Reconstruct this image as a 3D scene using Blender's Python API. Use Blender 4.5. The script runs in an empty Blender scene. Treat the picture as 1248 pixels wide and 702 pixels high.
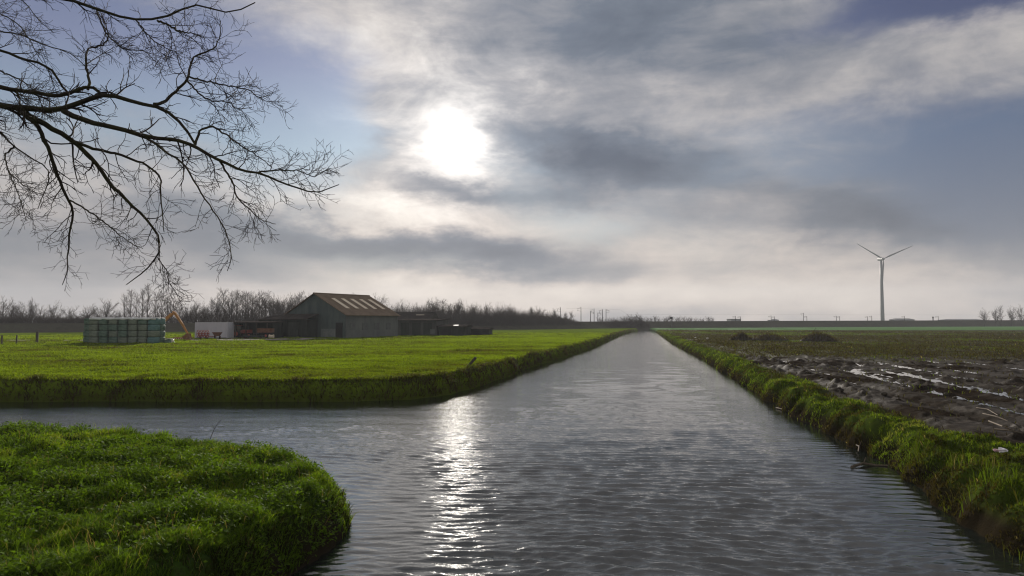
import bpy, math, random
import numpy as np
from mathutils import Vector
rng = np.random.default_rng(7)
random.seed(7)
R = math.radians
scene = bpy.context.scene
COL = scene.collection

# ------------------------------------------------------------------ camera
EYE, FPX, W0, H0, HOR = 3.6, 832.0, 1248.0, 702.0, 392.0
PITCH = math.atan((HOR - H0 / 2) / FPX)
cd = bpy.data.cameras.new('camera'); cam = bpy.data.objects.new('camera', cd); COL.objects.link(cam)
cd.lens = 24.0; cd.sensor_width = 36.0; cd.clip_start = 0.1; cd.clip_end = 9000
cam.location = (0, 0, EYE); cam.rotation_euler = (math.pi / 2 + PITCH, 0, 0)
scene.camera = cam
CP, SP = math.cos(PITCH), math.sin(PITCH)
def ray(px, py):
    u = (px - W0 / 2) / FPX; v = (H0 / 2 - py) / FPX
    return np.array([u, CP - SP * v, SP + CP * v])
def at(px, py, z):
    d = ray(px, py); t = (z - EYE) / d[2]
    return np.array([d[0] * t, d[1] * t, z])
def atY(px, py, Y):
    d = ray(px, py); t = Y / d[1]
    return np.array([d[0] * t, Y, EYE + d[2] * t])
def azel(px, py):
    d = ray(px, py); d = d / np.linalg.norm(d)
    return math.atan2(d[0], d[1]), math.asin(d[2])

# ------------------------------------------------------------------ noise
def _hash(ix, iy, s):
    n = (ix.astype(np.int64) * 374761393 + iy.astype(np.int64) * 668265263 + s * 1442695041) & 0x7fffffff
    n = ((n ^ (n >> 13)) * 1274126177) & 0x7fffffff
    n = (n ^ (n >> 16)) & 0xffff
    return n / 65535.0
def vnoise(x, y, s=0):
    ix = np.floor(x); iy = np.floor(y); fx = x - ix; fy = y - iy
    fx = fx * fx * (3 - 2 * fx); fy = fy * fy * (3 - 2 * fy)
    a = _hash(ix, iy, s); b = _hash(ix + 1, iy, s); c = _hash(ix, iy + 1, s); d = _hash(ix + 1, iy + 1, s)
    return (a + (b - a) * fx) * (1 - fy) + (c + (d - c) * fx) * fy
def fbm(x, y, s=0, o=4):
    t = 0; a = .5; n = 0
    for k in range(o):
        t = t + a * vnoise(x, y, s + k * 17); n += a; a *= .5; x = x * 2.03 + 13.1; y = y * 2.03 + 7.7
    return t / n
def sstep(a, b, x):
    t = np.clip((x - a) / (b - a), 0, 1); return t * t * (3 - 2 * t)

# ------------------------------------------------------------------ node helpers
class G:
    def __init__(s, tree): s.t = tree
    def new(s, kind, **kw):
        n = s.t.nodes.new(kind)
        for k, v in kw.items(): setattr(n, k, v)
        return n
    def link(s, a, b): s.t.links.new(a, b)
    def put(s, sock, v):
        if isinstance(v, bpy.types.NodeSocket): s.t.links.new(v, sock)
        elif isinstance(v, (tuple, list)) and len(v) == 3 and sock.type == 'RGBA': sock.default_value = (*v, 1)
        else: sock.default_value = v
    def m(s, op, a, b=None, c=None, clamp=False):
        n = s.new('ShaderNodeMath', operation=op, use_clamp=clamp)
        s.put(n.inputs[0], a)
        if b is not None: s.put(n.inputs[1], b)
        if c is not None: s.put(n.inputs[2], c)
        return n.outputs[0]
    def mix(s, f, a, b, mode='MIX'):
        n = s.new('ShaderNodeMix', data_type='RGBA', blend_type=mode)
        s.put(n.inputs[0], f); s.put(n.inputs[6], a); s.put(n.inputs[7], b); return n.outputs[2]
    def noise(s, vec, scale, detail=4, rough=.55, dist=0, color=False):
        n = s.new('ShaderNodeTexNoise'); 
        if vec is not None: s.put(n.inputs['Vector'], vec)
        n.inputs['Scale'].default_value = scale; n.inputs['Detail'].default_value = detail
        n.inputs['Roughness'].default_value = rough; n.inputs['Distortion'].default_value = dist
        return n.outputs['Color' if color else 'Fac']
    def ramp(s, f, stops):
        n = s.new('ShaderNodeValToRGB'); s.put(n.inputs[0], f); e = n.color_ramp.elements
        while len(e) < len(stops): e.new(0.5)
        for el, (p, c) in zip(e, stops): el.position = p; el.color = (*c, 1)
        return n.outputs[0]
    def mapr(s, v, a, b, c=0.0, d=1.0, smooth=True):
        n = s.new('ShaderNodeMapRange', interpolation_type='SMOOTHSTEP' if smooth else 'LINEAR')
        s.put(n.inputs[0], v)
        for i, q in enumerate((a, b, c, d)): n.inputs[i + 1].default_value = q
        return n.outputs[0]

def material(name):
    m = bpy.data.materials.new(name); m.use_nodes = True; t = m.node_tree; t.nodes.clear()
    g = G(t); out = g.new('ShaderNodeOutputMaterial'); return m, g, out
def pbr(g, out, color, rough=.8, spec=.3, metal=0, bump=None, bstr=.5, bdist=.02):
    b = g.new('ShaderNodeBsdfPrincipled'); g.put(b.inputs['Base Color'], color); g.put(b.inputs['Roughness'], rough)
    b.inputs['Specular IOR Level'].default_value = spec; b.inputs['Metallic'].default_value = metal
    if bump is not None:
        n = g.new('ShaderNodeBump'); n.inputs['Strength'].default_value = bstr; n.inputs['Distance'].default_value = bdist
        g.link(bump, n.inputs['Height']); g.link(n.outputs[0], b.inputs['Normal'])
    g.link(b.outputs[0], out.inputs[0]); return b
def worn(name, c1, c2, scale=3, rough=.7, spec=.3, metal=0, bump=.3, bdist=.01, stretch=(1, 1, 1), wave=None):
    m, g, out = material(name)
    tc = g.new('ShaderNodeTexCoord').outputs['Object']
    mp = g.new('ShaderNodeMapping'); g.link(tc, mp.inputs[0]); mp.inputs['Scale'].default_value = stretch
    n = g.noise(mp.outputs[0], scale, 5, .6)
    n2 = g.noise(tc, scale * .35, 3, .5)
    f = g.mapr(g.m('ADD', g.m('MULTIPLY', n, .6), g.m('MULTIPLY', n2, .4)), .35, .65)
    c = g.mix(f, c1, c2); h = n
    if wave:
        w = g.new('ShaderNodeTexWave', wave_type='BANDS', bands_direction=wave[0]); g.link(tc, w.inputs[0]); w.inputs['Scale'].default_value = wave[1]
        h = g.m('ADD', g.m('MULTIPLY', n, .15), w.outputs['Fac'])
    pbr(g, out, c, rough, spec, metal, h, bump, bdist); return m
def foliage(name, stops, rough=.75, transl=.45, spec=.06):
    """blades and leaves: tint per blade, light passing through"""
    m, g, out = material(name)
    a = g.new('ShaderNodeAttribute', attribute_name='tint').outputs['Fac']
    c = g.ramp(a, stops)
    b = g.new('ShaderNodeBsdfPrincipled'); g.link(c, b.inputs['Base Color']); b.inputs['Roughness'].default_value = rough
    b.inputs['Specular IOR Level'].default_value = spec
    tr = g.new('ShaderNodeBsdfTranslucent'); g.link(g.mix(1.0, c, (1.0, 1.0, .45), 'MULTIPLY'), tr.inputs[0])
    mx = g.new('ShaderNodeMixShader'); mx.inputs[0].default_value = transl
    g.link(b.outputs[0], mx.inputs[1]); g.link(tr.outputs[0], mx.inputs[2]); g.link(mx.outputs[0], out.inputs[0])
    return m

# ------------------------------------------------------------------ mesh helpers
def mk_mesh(name, verts, quads=None, tris=None, attrs=None, smooth=False):
    me = bpy.data.meshes.new(name); verts = np.asarray(verts, dtype=np.float32).reshape(-1, 3)
    nq = 0 if quads is None else len(quads); nt = 0 if tris is None else len(tris)
    me.vertices.add(len(verts)); me.vertices.foreach_set('co', verts.ravel())
    loops = []; starts = []; p = 0
    if nq: loops.append(np.asarray(quads, dtype=np.int32).ravel()); starts.append(np.arange(nq, dtype=np.int32) * 4); p = nq * 4
    if nt: loops.append(np.asarray(tris, dtype=np.int32).ravel()); starts.append(p + np.arange(nt, dtype=np.int32) * 3)
    loops = np.concatenate(loops); starts = np.concatenate(starts)
    me.loops.add(len(loops)); me.loops.foreach_set('vertex_index', loops)
    me.polygons.add(nq + nt); me.polygons.foreach_set('loop_start', starts)
    if smooth: me.polygons.foreach_set('use_smooth', np.ones(nq + nt, dtype=bool))
    for k, v in (attrs or {}).items():
        at_ = me.attributes.new(k, 'FLOAT', 'POINT'); at_.data.foreach_set('value', np.asarray(v, dtype=np.float32).ravel())
    me.update(calc_edges=True); me.validate(); return me
def link(name, me, mat, parent=None, loc=None):
    o = bpy.data.objects.new(name, me); COL.objects.link(o)
    if mat is not None and len(me.materials) == 0: me.materials.append(mat)
    if parent is not None: o.parent = parent
    if loc is not None: o.location = loc
    return o
def tag(o, label=None, cat=None, group=None, kind=None):
    for k, v in (('label', label), ('category', cat), ('group', group), ('kind', kind)):
        if v: o[k] = v
    return o
def thing(name, loc, label, cat, rotz=0, group=None):
    o = bpy.data.objects.new(name, None); COL.objects.link(o); o.empty_display_size = .3
    o.location = tuple(float(c) for c in loc); o.rotation_euler = (0, 0, rotz); return tag(o, label, cat, group)
def copy_tree(o, parent=None):
    c = o.copy(); COL.objects.link(c)
    if parent is not None: c.parent = parent
    for ch in list(o.children): copy_tree(ch, c)
    return c
class MB:
    """collects boxes, prisms and tubes for ONE mesh"""
    def __init__(s): s.v = []; s.f = []
    def poly(s, pts, faces):
        b = len(s.v); s.v += [tuple(map(float, p)) for p in pts]; s.f += [tuple(b + i for i in f) for f in faces]; return s
    def box(s, c, d, rz=0, ry=0, rx=0, bev=0):
        hx, hy, hz = d[0] / 2, d[1] / 2, d[2] / 2
        from mathutils import Euler
        M = Euler((rx, ry, rz)).to_matrix(); C = Vector(c)
        pts = [C + M @ Vector((x, y, z)) for x in (-hx, hx) for y in (-hy, hy) for z in (-hz, hz)]
        return s.poly(pts, [(0, 1, 3, 2), (4, 6, 7, 5), (0, 4, 5, 1), (2, 3, 7, 6), (0, 2, 6, 4), (1, 5, 7, 3)])
    def tube(s, pts, radii, sides=8, cap=True):
        pts = [Vector(p) for p in pts]
        if not isinstance(radii, (list, tuple)): radii = [radii] * len(pts)
        b = len(s.v); n = len(pts)
        ref = None
        for i, p in enumerate(pts):
            d = (pts[min(i + 1, n - 1)] - pts[max(i - 1, 0)]).normalized()
            if ref is None: ref = d.orthogonal().normalized()
            u = (ref - d * ref.dot(d)).normalized(); ref = u; w = d.cross(u)
            for k in range(sides):
                a = 2 * math.pi * k / sides
                s.v.append(tuple(p + (u * math.cos(a) + w * math.sin(a)) * radii[i]))
        for i in range(n - 1):
            for k in range(sides):
                k2 = (k + 1) % sides
                s.f.append((b + i * sides + k, b + i * sides + k2, b + (i + 1) * sides + k2, b + (i + 1) * sides + k))
        if cap:
            s.f.append(tuple(b + k for k in reversed(range(sides)))); s.f.append(tuple(b + (n - 1) * sides + k for k in range(sides)))
        return s
    def build(s, name, mat, parent=None, bevel=0, smooth=False, loc=None):
        me = bpy.data.meshes.new(name); me.from_pydata(s.v, [], s.f); me.update()
        if bevel:
            import bmesh
            bm = bmesh.new(); bm.from_mesh(me)
            bmesh.ops.bevel(bm, geom=bm.edges[:], offset=bevel, segments=2, affect='EDGES', profile=.6)
            bm.to_mesh(me); bm.free()
        if smooth: me.polygons.foreach_set('use_smooth', [True] * len(me.polygons))
        return link(name, me, mat, parent, loc)

def vtubes(P, Rr, S=3):
    """N tubes of K points at once -> verts, quads"""
    N, K, _ = P.shape
    T = np.empty_like(P); T[:, 1:-1] = P[:, 2:] - P[:, :-2]; T[:, 0] = P[:, 1] - P[:, 0]; T[:, -1] = P[:, -1] - P[:, -2]
    T /= np.linalg.norm(T, axis=2, keepdims=True) + 1e-9
    ref = np.array([.31, .77, .56]); U = np.cross(T, ref); U /= np.linalg.norm(U, axis=2, keepdims=True) + 1e-9
    V = np.cross(T, U)
    a = np.arange(S) * 2 * math.pi / S
    ring = P[:, :, None] + Rr[:, :, None, None] * (U[:, :, None] * np.cos(a)[None, None, :, None] + V[:, :, None] * np.sin(a)[None, None, :, None])
    idx = np.arange(N * K * S).reshape(N, K, S); nx = np.roll(idx, -1, axis=2)
    q = np.stack([idx[:, :-1], nx[:, :-1], nx[:, 1:], idx[:, 1:]], axis=-1).reshape(-1, 4)
    return ring.reshape(-1, 3), q
def join(parts):
    vs = []; qs = []; b = 0
    for v, q in parts: vs.append(v); qs.append(q + b); b += len(v)
    return np.concatenate(vs), np.concatenate(qs)
def spawn(P, Rr, M, L, spread, K=5, tlo=.15, thi=1.0, up=0.0, rscale=.55, taper=.35, wiggle=.18, lfall=.5, rmin=.003, r=rng):
    """M children on each of N branches"""
    N, K0, _ = P.shape
    t = tlo + (thi - tlo) * (np.arange(M)[None] + r.random((N, M))) / M
    f = t * (K0 - 1); i = np.clip(f.astype(int), 0, K0 - 2); w = (f - i)[..., None]
    n = np.arange(N)[:, None]
    A = P[n, i] * (1 - w) + P[n, i + 1] * w
    D = P[n, i + 1] - P[n, i]; D /= np.linalg.norm(D, axis=2, keepdims=True) + 1e-9
    ra = Rr[n, i] * (1 - w[..., 0]) + Rr[n, i + 1] * w[..., 0]
    rv = r.normal(size=D.shape); rv -= D * (rv * D).sum(2, keepdims=True); rv /= np.linalg.norm(rv, axis=2, keepdims=True) + 1e-9
    sa = spread * (.6 + .8 * r.random((N, M)))[..., None]
    d = D * np.cos(sa) + rv * np.sin(sa)
    ln = L * (1 - lfall * t) * (.55 + .9 * r.random((N, M)))
    Q = np.empty((N * M, K, 3)); Q[:, 0] = A.reshape(-1, 3); d = d.reshape(-1, 3); ln = ln.reshape(-1)
    cur = d.copy(); curv = r.normal(size=cur.shape) * wiggle * .5
    for k in range(1, K):
        cur = cur + r.normal(size=cur.shape) * wiggle + curv; cur[:, 2] += up; cur /= np.linalg.norm(cur, axis=1, keepdims=True)
        Q[:, k] = Q[:, k - 1] + cur * (ln / (K - 1))[:, None]
    r0 = np.maximum(ra.reshape(-1) * rscale, rmin)
    RR = np.maximum(r0[:, None] * np.linspace(1, taper, K)[None], rmin * .7)
    return Q, RR

# ------------------------------------------------------------------ shores (water level z = 0)
def g0(px, py): return tuple(at(px, py, 0)[:2])
H_EDGE = [(-4.3, -40), (-4.1, -5), (-3.8, 4), (-3.55, 8), (-3.1, 9.6), (-2.82, 10.8), (-2.7, 12.2), (-3.2, 13.7), (-4.2, 15.0), (-6.0, 16.3), (-9, 17.6), (-12, 18.8), (-15, 18.9), (-22, 18.4), (-40, 18.5), (-90, 19), (-600, 30)]
H_POLY = H_EDGE + [(-600, -40)]
M_EDGE = [(-2600, 60), (-400, 36), (-90, 31.6), g0(0, 489), g0(150, 489), g0(300, 489.5), g0(420, 489), g0(500, 486.5), g0(545, 481), g0(570, 475), g0(590, 468), g0(620, 457), g0(650, 447.3), g0(720, 424.3), g0(750, 411.3), g0(765, 405.6), g0(777, 403.2), (60, 330)]
M_POLY = M_EDGE + [(500, 2600), (-2600, 2600)]
F_EDGE = [(5.4, -40), (5.9, -5), (6.6, 4), (7.2, 8), g0(1199, 655), g0(1099, 583), g0(1035, 543.6), g0(948, 498), g0(876, 450), g0(840, 430), g0(818, 418), g0(805, 409), g0(797, 403.6), (64, 330)]
F_POLY = F_EDGE + [(500, 2600), (2600, 2600), (2600, -40)]
def signed(x, y, edge, poly):
    d = np.full(x.shape, 1e9)
    for (ax, ay), (bx, by) in zip(edge[:-1], edge[1:]):
        ex, ey = bx - ax, by - ay; t = np.clip(((x - ax) * ex + (y - ay) * ey) / (ex * ex + ey * ey), 0, 1)
        d = np.minimum(d, (x - ax - t * ex) ** 2 + (y - ay - t * ey) ** 2)
    ins = np.zeros(x.shape, bool); n = len(poly)
    for i in range(n):
        (ax, ay), (bx, by) = poly[i], poly[(i + 1) % n]
        c = ((ay > y) != (by > y)); 
        with np.errstate(divide='ignore', invalid='ignore'):
            ins ^= c & (x < (bx - ax) * (y - ay) / (by - ay if by != ay else 1e-9) + ax)
    return np.where(ins, 1, -1) * np.sqrt(d)
CA = np.array([.196, .9806])                      # direction of the canal
def uv(x, y): return x * CA[0] + y * CA[1], x * CA[1] - y * CA[0]
def fieldmask(x, y, sd):
    u, v = uv(x, y)
    strip = .9 + 1.2 * fbm(u * .25, v * .25, 5) + 9 * sstep(19, 14, u)
    m = sstep(0, .9, sd - strip) * sstep(15.5, 18, u + 2.5 * fbm(v * .4, u * .4, 8))
    weeds = sstep(52, 72, u + 14 * (fbm(v * .12, u * .08, 9) - .5)) * (.55 + .45 * sstep(.4, .6, fbm(v * .3, u * .12, 12)))
    return m, m * (1 - weeds)
def land(x, y, reg, sd=None):
    if sd is None: sd = signed(x, y, *{'H': (H_EDGE, H_POLY), 'M': (M_EDGE, M_POLY), 'F': (F_EDGE, F_POLY)}[reg])
    near = np.clip(60 / (np.hypot(x, y) + 1), 0, 1)
    if reg == 'H':
        s = sd + .35 * (fbm(x * .9, y * .9, 1) - .5) + .12 * (fbm(x * 4, y * 4, 2) - .5)
        base = .74 + .30 * (fbm(x * .8, y * .8, 3) - .4) + .38 * (fbm(x * 1.9, y * 1.9, 4, 3) - .5) + .05 * sstep(1, 6, sd)
        z = -.6 + (base + .6) * sstep(-.35, .75, s) ** .8
    elif reg == 'M':
        s = sd + 1.1 * (fbm(x * .3, y * .3, 21) - .5) + .2 * (fbm(x * 3, y * 3, 22) - .5)
        base = .86 + near * (.12 * (fbm(x * .35, y * .35, 23) - .5) + .08 * (fbm(x * 1.5, y * 1.5, 24) - .5)) + .08 * sstep(2.5, .4, sd) * (fbm(x * 1.2, y * 1.2, 25)) * near
        z = -.6 + (base + .6) * sstep(-.5, .55, s) ** .75
    else:
        s = sd + .7 * (fbm(x * .6, y * .6, 41) - .5) * np.clip(near * 2, 0, 1) + .25 * (fbm(x * 2.5, y * 2.5, 42) - .5)
        m, mud = fieldmask(x, y, sd); u, v = uv(x, y)
        base = .80 + near * (.48 * (fbm(x * 1.0, y * 1.0, 43, 3) - .60) + .34 * (fbm(x * 2.6, y * 2.6, 44, 3) - .5)) * (1 - m) - .05 * m + .05 * m * sstep(8, 3, sd)
        vw = v + .5 * (fbm(u * .06, v * .2, 45) - .5) * 2
        comb = np.cos(vw * 2 * math.pi / 2.1) * .5 + np.cos(vw * 2 * math.pi / .93 + 1.3) * .3
        big = fbm(v * .16, u * .045, 46) - .5
        clod = fbm(x * 2.2, y * 2.2, 47, 5)
        fine = fbm(x * 6, y * 6, 50, 3)
        base = base - .04 * mud + mud * (.095 * comb * (.4 + 1.2 * fbm(v * .3, u * .08, 51)) + .08 * big + .34 * np.maximum(clod - .46, 0) * (.5 + 1.3 * sstep(.45, .62, fbm(v * .5, u * .12, 48))) + .16 * (fine - .5) * (.3 + .7 * sstep(.42, .58, clod)))
        base = base + (m - mud) * (.12 * (fbm(x * .8, y * .8, 49) - .5) + .06)
        z = -.6 + (base + .6) * sstep(-.45, .8, s) ** .8
    return z, sd

# ------------------------------------------------------------------ materials of the ground
def ground_mat(name, dry, mid, lush, soil):
    m, g, out = material(name)
    pos = g.new('ShaderNodeNewGeometry').outputs['Position']
    n1 = g.noise(pos, .12, 4, .6); n2 = g.noise(pos, 1.3, 5, .65); n3 = g.noise(pos, 14, 4, .7)
    f = g.m('ADD', g.m('MULTIPLY', n1, .55), g.m('MULTIPLY', n2, .45))
    c = g.ramp(f, [(.32, dry), (.5, mid), (.66, lush)])
    c = g.mix(g.mapr(n3, .45, .75), c, soil)
    low = g.new('ShaderNodeAttribute', attribute_name='low').outputs['Fac']
    c = g.mix(low, c, soil)
    pbr(g, out, c, 1.0, .0, 0, g.m('ADD', n2, n3), .6, .05)
    return m
SOIL = (.022, .017, .010)
m_meadow = ground_mat('meadow_turf', (.085, .12, .010), (.105, .15, .010), (.125, .18, .012), (.055, .07, .008))
m_head = ground_mat('headland_turf', (.03, .045, .008), (.032, .06, .010), (.035, .07, .010), SOIL)
def field_mat():
    m, g, out = material('field_soil')
    pos = g.new('ShaderNodeNewGeometry').outputs['Position']
    A = lambda n: g.new('ShaderNodeAttribute', attribute_name=n).outputs['Fac']
    n1 = g.noise(pos, .25, 4, .6); n2 = g.noise(pos, 3, 6, .7); n3 = g.noise(pos, 25, 3, .7)
    mud = g.ramp(g.m('ADD', g.m('MULTIPLY', n1, .4), g.m('MULTIPLY', n2, .6)), [(.35, (.013, .010, .0075)), (.55, (.028, .021, .015)), (.75, (.06, .046, .034))])
    grass = g.ramp(n2, [(.3, (.035, .045, .010)), (.55, (.05, .075, .010)), (.75, (.075, .085, .02))])
    weed = g.ramp(g.m('ADD', g.m('MULTIPLY', n1, .7), g.m('MULTIPLY', n2, .3)), [(.38, (.040, .030, .019)), (.5, (.045, .040, .019)), (.6, (.055, .075, .018))])
    c = g.mix(A('weed'), grass, weed); c = g.mix(A('mud'), c, mud); c = g.mix(A('crop'), c, g.mix(n1, (.065, .14, .05), (.09, .17, .06)))
    c = g.mix(A('low'), c, SOIL)
    wet = g.m('MULTIPLY', A('mud'), g.mapr(n1, .4, .62))
    pbr(g, out, c, g.m('SUBTRACT', .95, g.m('MULTIPLY', wet, .35)), .0, 0, g.m('ADD', n2, g.m('MULTIPLY', n3, .4)), .7, .06)
    g.link(g.m('MULTIPLY', wet, .05), [n for n in m.node_tree.nodes if n.type == 'BSDF_PRINCIPLED'][0].inputs['Specular IOR Level'])
    return m
m_field = field_mat()

# ------------------------------------------------------------------ ground: one fine sheet split at the water
th = np.concatenate([np.arange(-math.pi, -.80, .06), np.arange(-.80, .80, .0024), np.arange(.80, math.pi + .06, .06)])
rr = np.concatenate([np.arange(1.0, 6, .25), 6 * 1.0062 ** np.arange(0, int(math.log(420 / 6) / math.log(1.0062))), 420 * 1.05 ** np.arange(0, 38)])
RG, TG = np.meshgrid(rr, th, indexing='ij'); GX = RG * np.sin(TG); GY = RG * np.cos(TG)
idx = np.arange(GX.size).reshape(GX.shape)
QU = np.stack([idx[:-1, :-1], idx[:-1, 1:], idx[1:, 1:], idx[1:, :-1]], -1).reshape(-1, 4)[:, ::-1]
for reg, name, mat in (('H', 'headland', m_head), ('M', 'meadow', m_meadow), ('F', 'muddy_field', m_field)):
    x = GX.ravel(); y = GY.ravel(); edge, poly = {'H': (H_EDGE, H_POLY), 'M': (M_EDGE, M_POLY), 'F': (F_EDGE, F_POLY)}[reg]
    sd = signed(x, y, edge, poly); keep = sd > -.95
    q = QU[keep[QU].all(1)]; used = np.unique(q); remap = np.full(x.size, -1); remap[used] = np.arange(len(used))
    xs, ys, ss = x[used], y[used], sd[used]; z, _ = land(xs, ys, reg, ss)
    attrs = {'low': sstep(.62, .25, z)}
    if reg == 'F':
        m, mud = fieldmask(xs, ys, ss); attrs['mud'] = mud; attrs['weed'] = m
        attrs['crop'] = sstep(-6, 6, ys - (226 + .02 * xs) + 6 * (fbm(xs * .05, ys * .05, 3) - .5))
    me = mk_mesh(name, np.stack([xs, ys, z], 1), remap[q], None, attrs, True)
    tag(link(name, me, mat), kind='structure')

# puddle water standing in the ruts
m, g, out = material('puddle_water')
pos = g.new('ShaderNodeNewGeometry').outputs['Position']
pbr(g, out, (.02, .018, .015), .03, .5, 0, g.noise(pos, 9, 2, .5), .08, .01)
_u, _v = np.meshgrid(np.linspace(20, 48, 160), np.linspace(11, 34, 160)); _x = _u * CA[0] + _v * CA[1]; _y = _u * CA[1] - _v * CA[0]
_z, _s = land(_x.ravel(), _y.ravel(), 'F'); _m, _d = fieldmask(_x.ravel(), _y.ravel(), _s); PUD = float(np.percentile(_z[_d > .8], 28))
pv = []
for u, v in ((17, 10), (17, 75), (75, 75), (75, 8)): pv.append((u * CA[0] + v * CA[1], u * CA[1] - v * CA[0], PUD))
tag(link('puddle_water', mk_mesh('puddle_water', pv, [(3, 2, 1, 0)]), m), kind='structure')

# ------------------------------------------------------------------ canal water with real waves
def water():
    th = np.concatenate([np.arange(-math.pi, -.80, .06), np.arange(-.80, .80, .0018), np.arange(.80, math.pi + .06, .06)])
    dep = np.concatenate([np.arange(1100, 330, -20), np.arange(330, 30, -.75), np.arange(30, 5.5, -.6)])
    r = FPX * EYE / dep
    RG, TG = np.meshgrid(r, th, indexing='ij'); X = RG * np.sin(TG); Y = RG * np.cos(TG); Z = np.zeros_like(X)
    rg = np.random.default_rng(3)
    warp = 1.4 * (fbm(X * .25, Y * .25, 60, 2) - .5); wx = X + warp; wy = Y + 1.1 * (fbm(X * .2, Y * .2, 61, 2) - .5)
    patch = .65 + .7 * fbm(X * .12, Y * .16, 62, 3)
    for k in range(110):
        lam = .11 * (3.9 ** rg.random()) if k < 92 else .7 * 3.5 ** rg.random(); kk = 2 * math.pi / lam
        a = rg.normal() * .24 + .07; dx, dy = math.sin(a), math.cos(a)
        slope = (.027 if k < 92 else .012) * (lam / .4) ** (.15 if lam < .5 else -.7)
        fade = np.clip(lam / (RG * RG / (EYE * FPX) + .02) * .65 - .5, 0, 1)
        Z += fade * slope / kk * np.sin(kk * (dx * wx + dy * wy) + rg.random() * 6.28)
    shore = np.minimum.reduce([-signed(X, Y, H_EDGE, H_POLY), -signed(X, Y, M_EDGE, M_POLY), -signed(X, Y, F_EDGE, F_POLY)])
    opn = .25 + .75 * sstep(.2, 3.2, shore + 1.2 * (fbm(X * .5, Y * .5, 63) - .5)); Z *= patch * opn * (1 + .55 * sstep(34, 14, RG))
    # sharper crests
    Z = Z + 3.0 * np.sign(Z) * Z * Z
    idx = np.arange(X.size).reshape(X.shape)
    q = np.stack([idx[:-1, :-1], idx[1:, :-1], idx[1:, 1:], idx[:-1, 1:]], -1).reshape(-1, 4)[:, ::-1]
    return mk_mesh('water', np.stack([X, Y, Z], -1).reshape(-1, 3), q, None, {'open': opn.ravel()}, True)
m, g, out = material('canal_water')
pos = g.new('ShaderNodeNewGeometry').outputs['Position']
mp = g.new('ShaderNodeMapping'); g.link(pos, mp.inputs[0]); mp.inputs['Rotation'].default_value = (0, 0, R(8)); mp.inputs['Scale'].default_value = (1, 3.0, 1)
nb = g.noise(mp.outputs[0], 3.2, 3, .55, .4); nc = g.noise(mp.outputs[0], 9.0, 2, .5)
nd = g.noise(mp.outputs[0], .75, 4, .62, .3)
opn_ = g.new('ShaderNodeAttribute', attribute_name='open').outputs['Fac']
wb = pbr(g, out, (.010, .014, .012), .03, .5, 0, g.m('MULTIPLY', opn_, g.m('ADD', g.m('MULTIPLY', nd, .7), g.m('ADD', nb, g.m('MULTIPLY', nc, .5)))), .30, .045); wb.inputs['IOR'].default_value = 1.95
tag(link('canal_water', water(), m), kind='structure')

# ------------------------------------------------------------------ railway embankment
EMB = np.array([(-900, -250), (-330, 62), (-124.6, 168), (4, 236), (58, 296), (170, 352), (300, 404), (700, 530), (2200, 900)], float)
EMZ = np.array([3.0, 3.0, 3.15, 3.55, 3.7, 4.1, 4.5, 5.2, 6.0])
def resample(P, n):
    P = np.asarray(P, float); L = np.r_[0, np.cumsum(np.linalg.norm(np.diff(P[:, :2], axis=0), axis=1))]
    s = np.linspace(0, L[-1], n); return np.stack([np.interp(s, L, P[:, i]) for i in range(P.shape[1])], 1)
EP = resample(np.c_[EMB, EMZ], 700)
ED = np.gradient(EP[:, :2], axis=0); ED /= np.linalg.norm(ED, axis=1, keepdims=True); EN = np.stack([-ED[:, 1], ED[:, 0]], 1)
offs = np.array([-3, 0, 1.5, 3, 4.6, 6.2, 7.2, 11.0, 13, 18, 22.0])
def emb_z(o, top):
    base = -.2
    pr = np.interp(o, [-3, 0, 6.2, 7.0, 11.5, 13, 22], [-.2, .9, None or 0, 0, 0, 0, 0])
    return pr
vv = []
for o in offs:
    xy = EP[:, :2] + EN * o; top = EP[:, 2]
    if o <= -3: z = np.full(len(EP), -.6)
    elif o < 6.2: z = .9 + (top - .9) * (o / 6.2)
    elif o <= 11: z = top
    else: z = np.maximum(top - (o - 11) * .45, -.3)
    z = z + (.22 * (fbm(xy[:, 0] * .15, xy[:, 1] * .15, 70) - .5) if 0 <= o <= 6 else 0)
    vv.append(np.c_[xy, z])
vv = np.stack(vv, 1); n, k, _ = vv.shape; idx = np.arange(n * k).reshape(n, k)
q = np.stack([idx[:-1, :-1], idx[1:, :-1], idx[1:, 1:], idx[:-1, 1:]], -1).reshape(-1, 4)
m, g, out = material('embankment_turf')
pos = g.new('ShaderNodeNewGeometry').outputs['Position']
n1 = g.noise(pos, .06, 5, .6); n2 = g.noise(pos, .6, 5, .7)
c = g.ramp(g.m('ADD', g.m('MULTIPLY', n1, .5), g.m('MULTIPLY', n2, .5)), [(.36, (.042, .040, .030)), (.52, (.062, .058, .042)), (.66, (.07, .074, .046))])
pbr(g, out, c, 1.0, .0, 0, n2, .6, .3)
tag(link('embankment', mk_mesh('embankment', vv.reshape(-1, 3), q, None, None, True), m), kind='structure')
def emb_at(px, o):
    """point on the embankment cross-section offset o, seen in image column px"""
    s = (px - W0 / 2) / FPX; xy = EP[:, :2] + EN * o
    r = xy[:, 0] / np.maximum(xy[:, 1], .1); ok = xy[:, 1] > 20
    i = int(np.argmin(np.where(ok, abs(r - s), 9))); j = i + 1 if (r[i] < s) == (r[i + 1] > r[i]) else i - 1
    t_ = (s - r[i]) / (r[j] - r[i] + 1e-12); p = xy[i] + (xy[j] - xy[i]) * t_
    return p[0], p[1], EP[i, 2] + (EP[j, 2] - EP[i, 2]) * t_, math.atan2(ED[i, 1], ED[i, 0])

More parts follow.
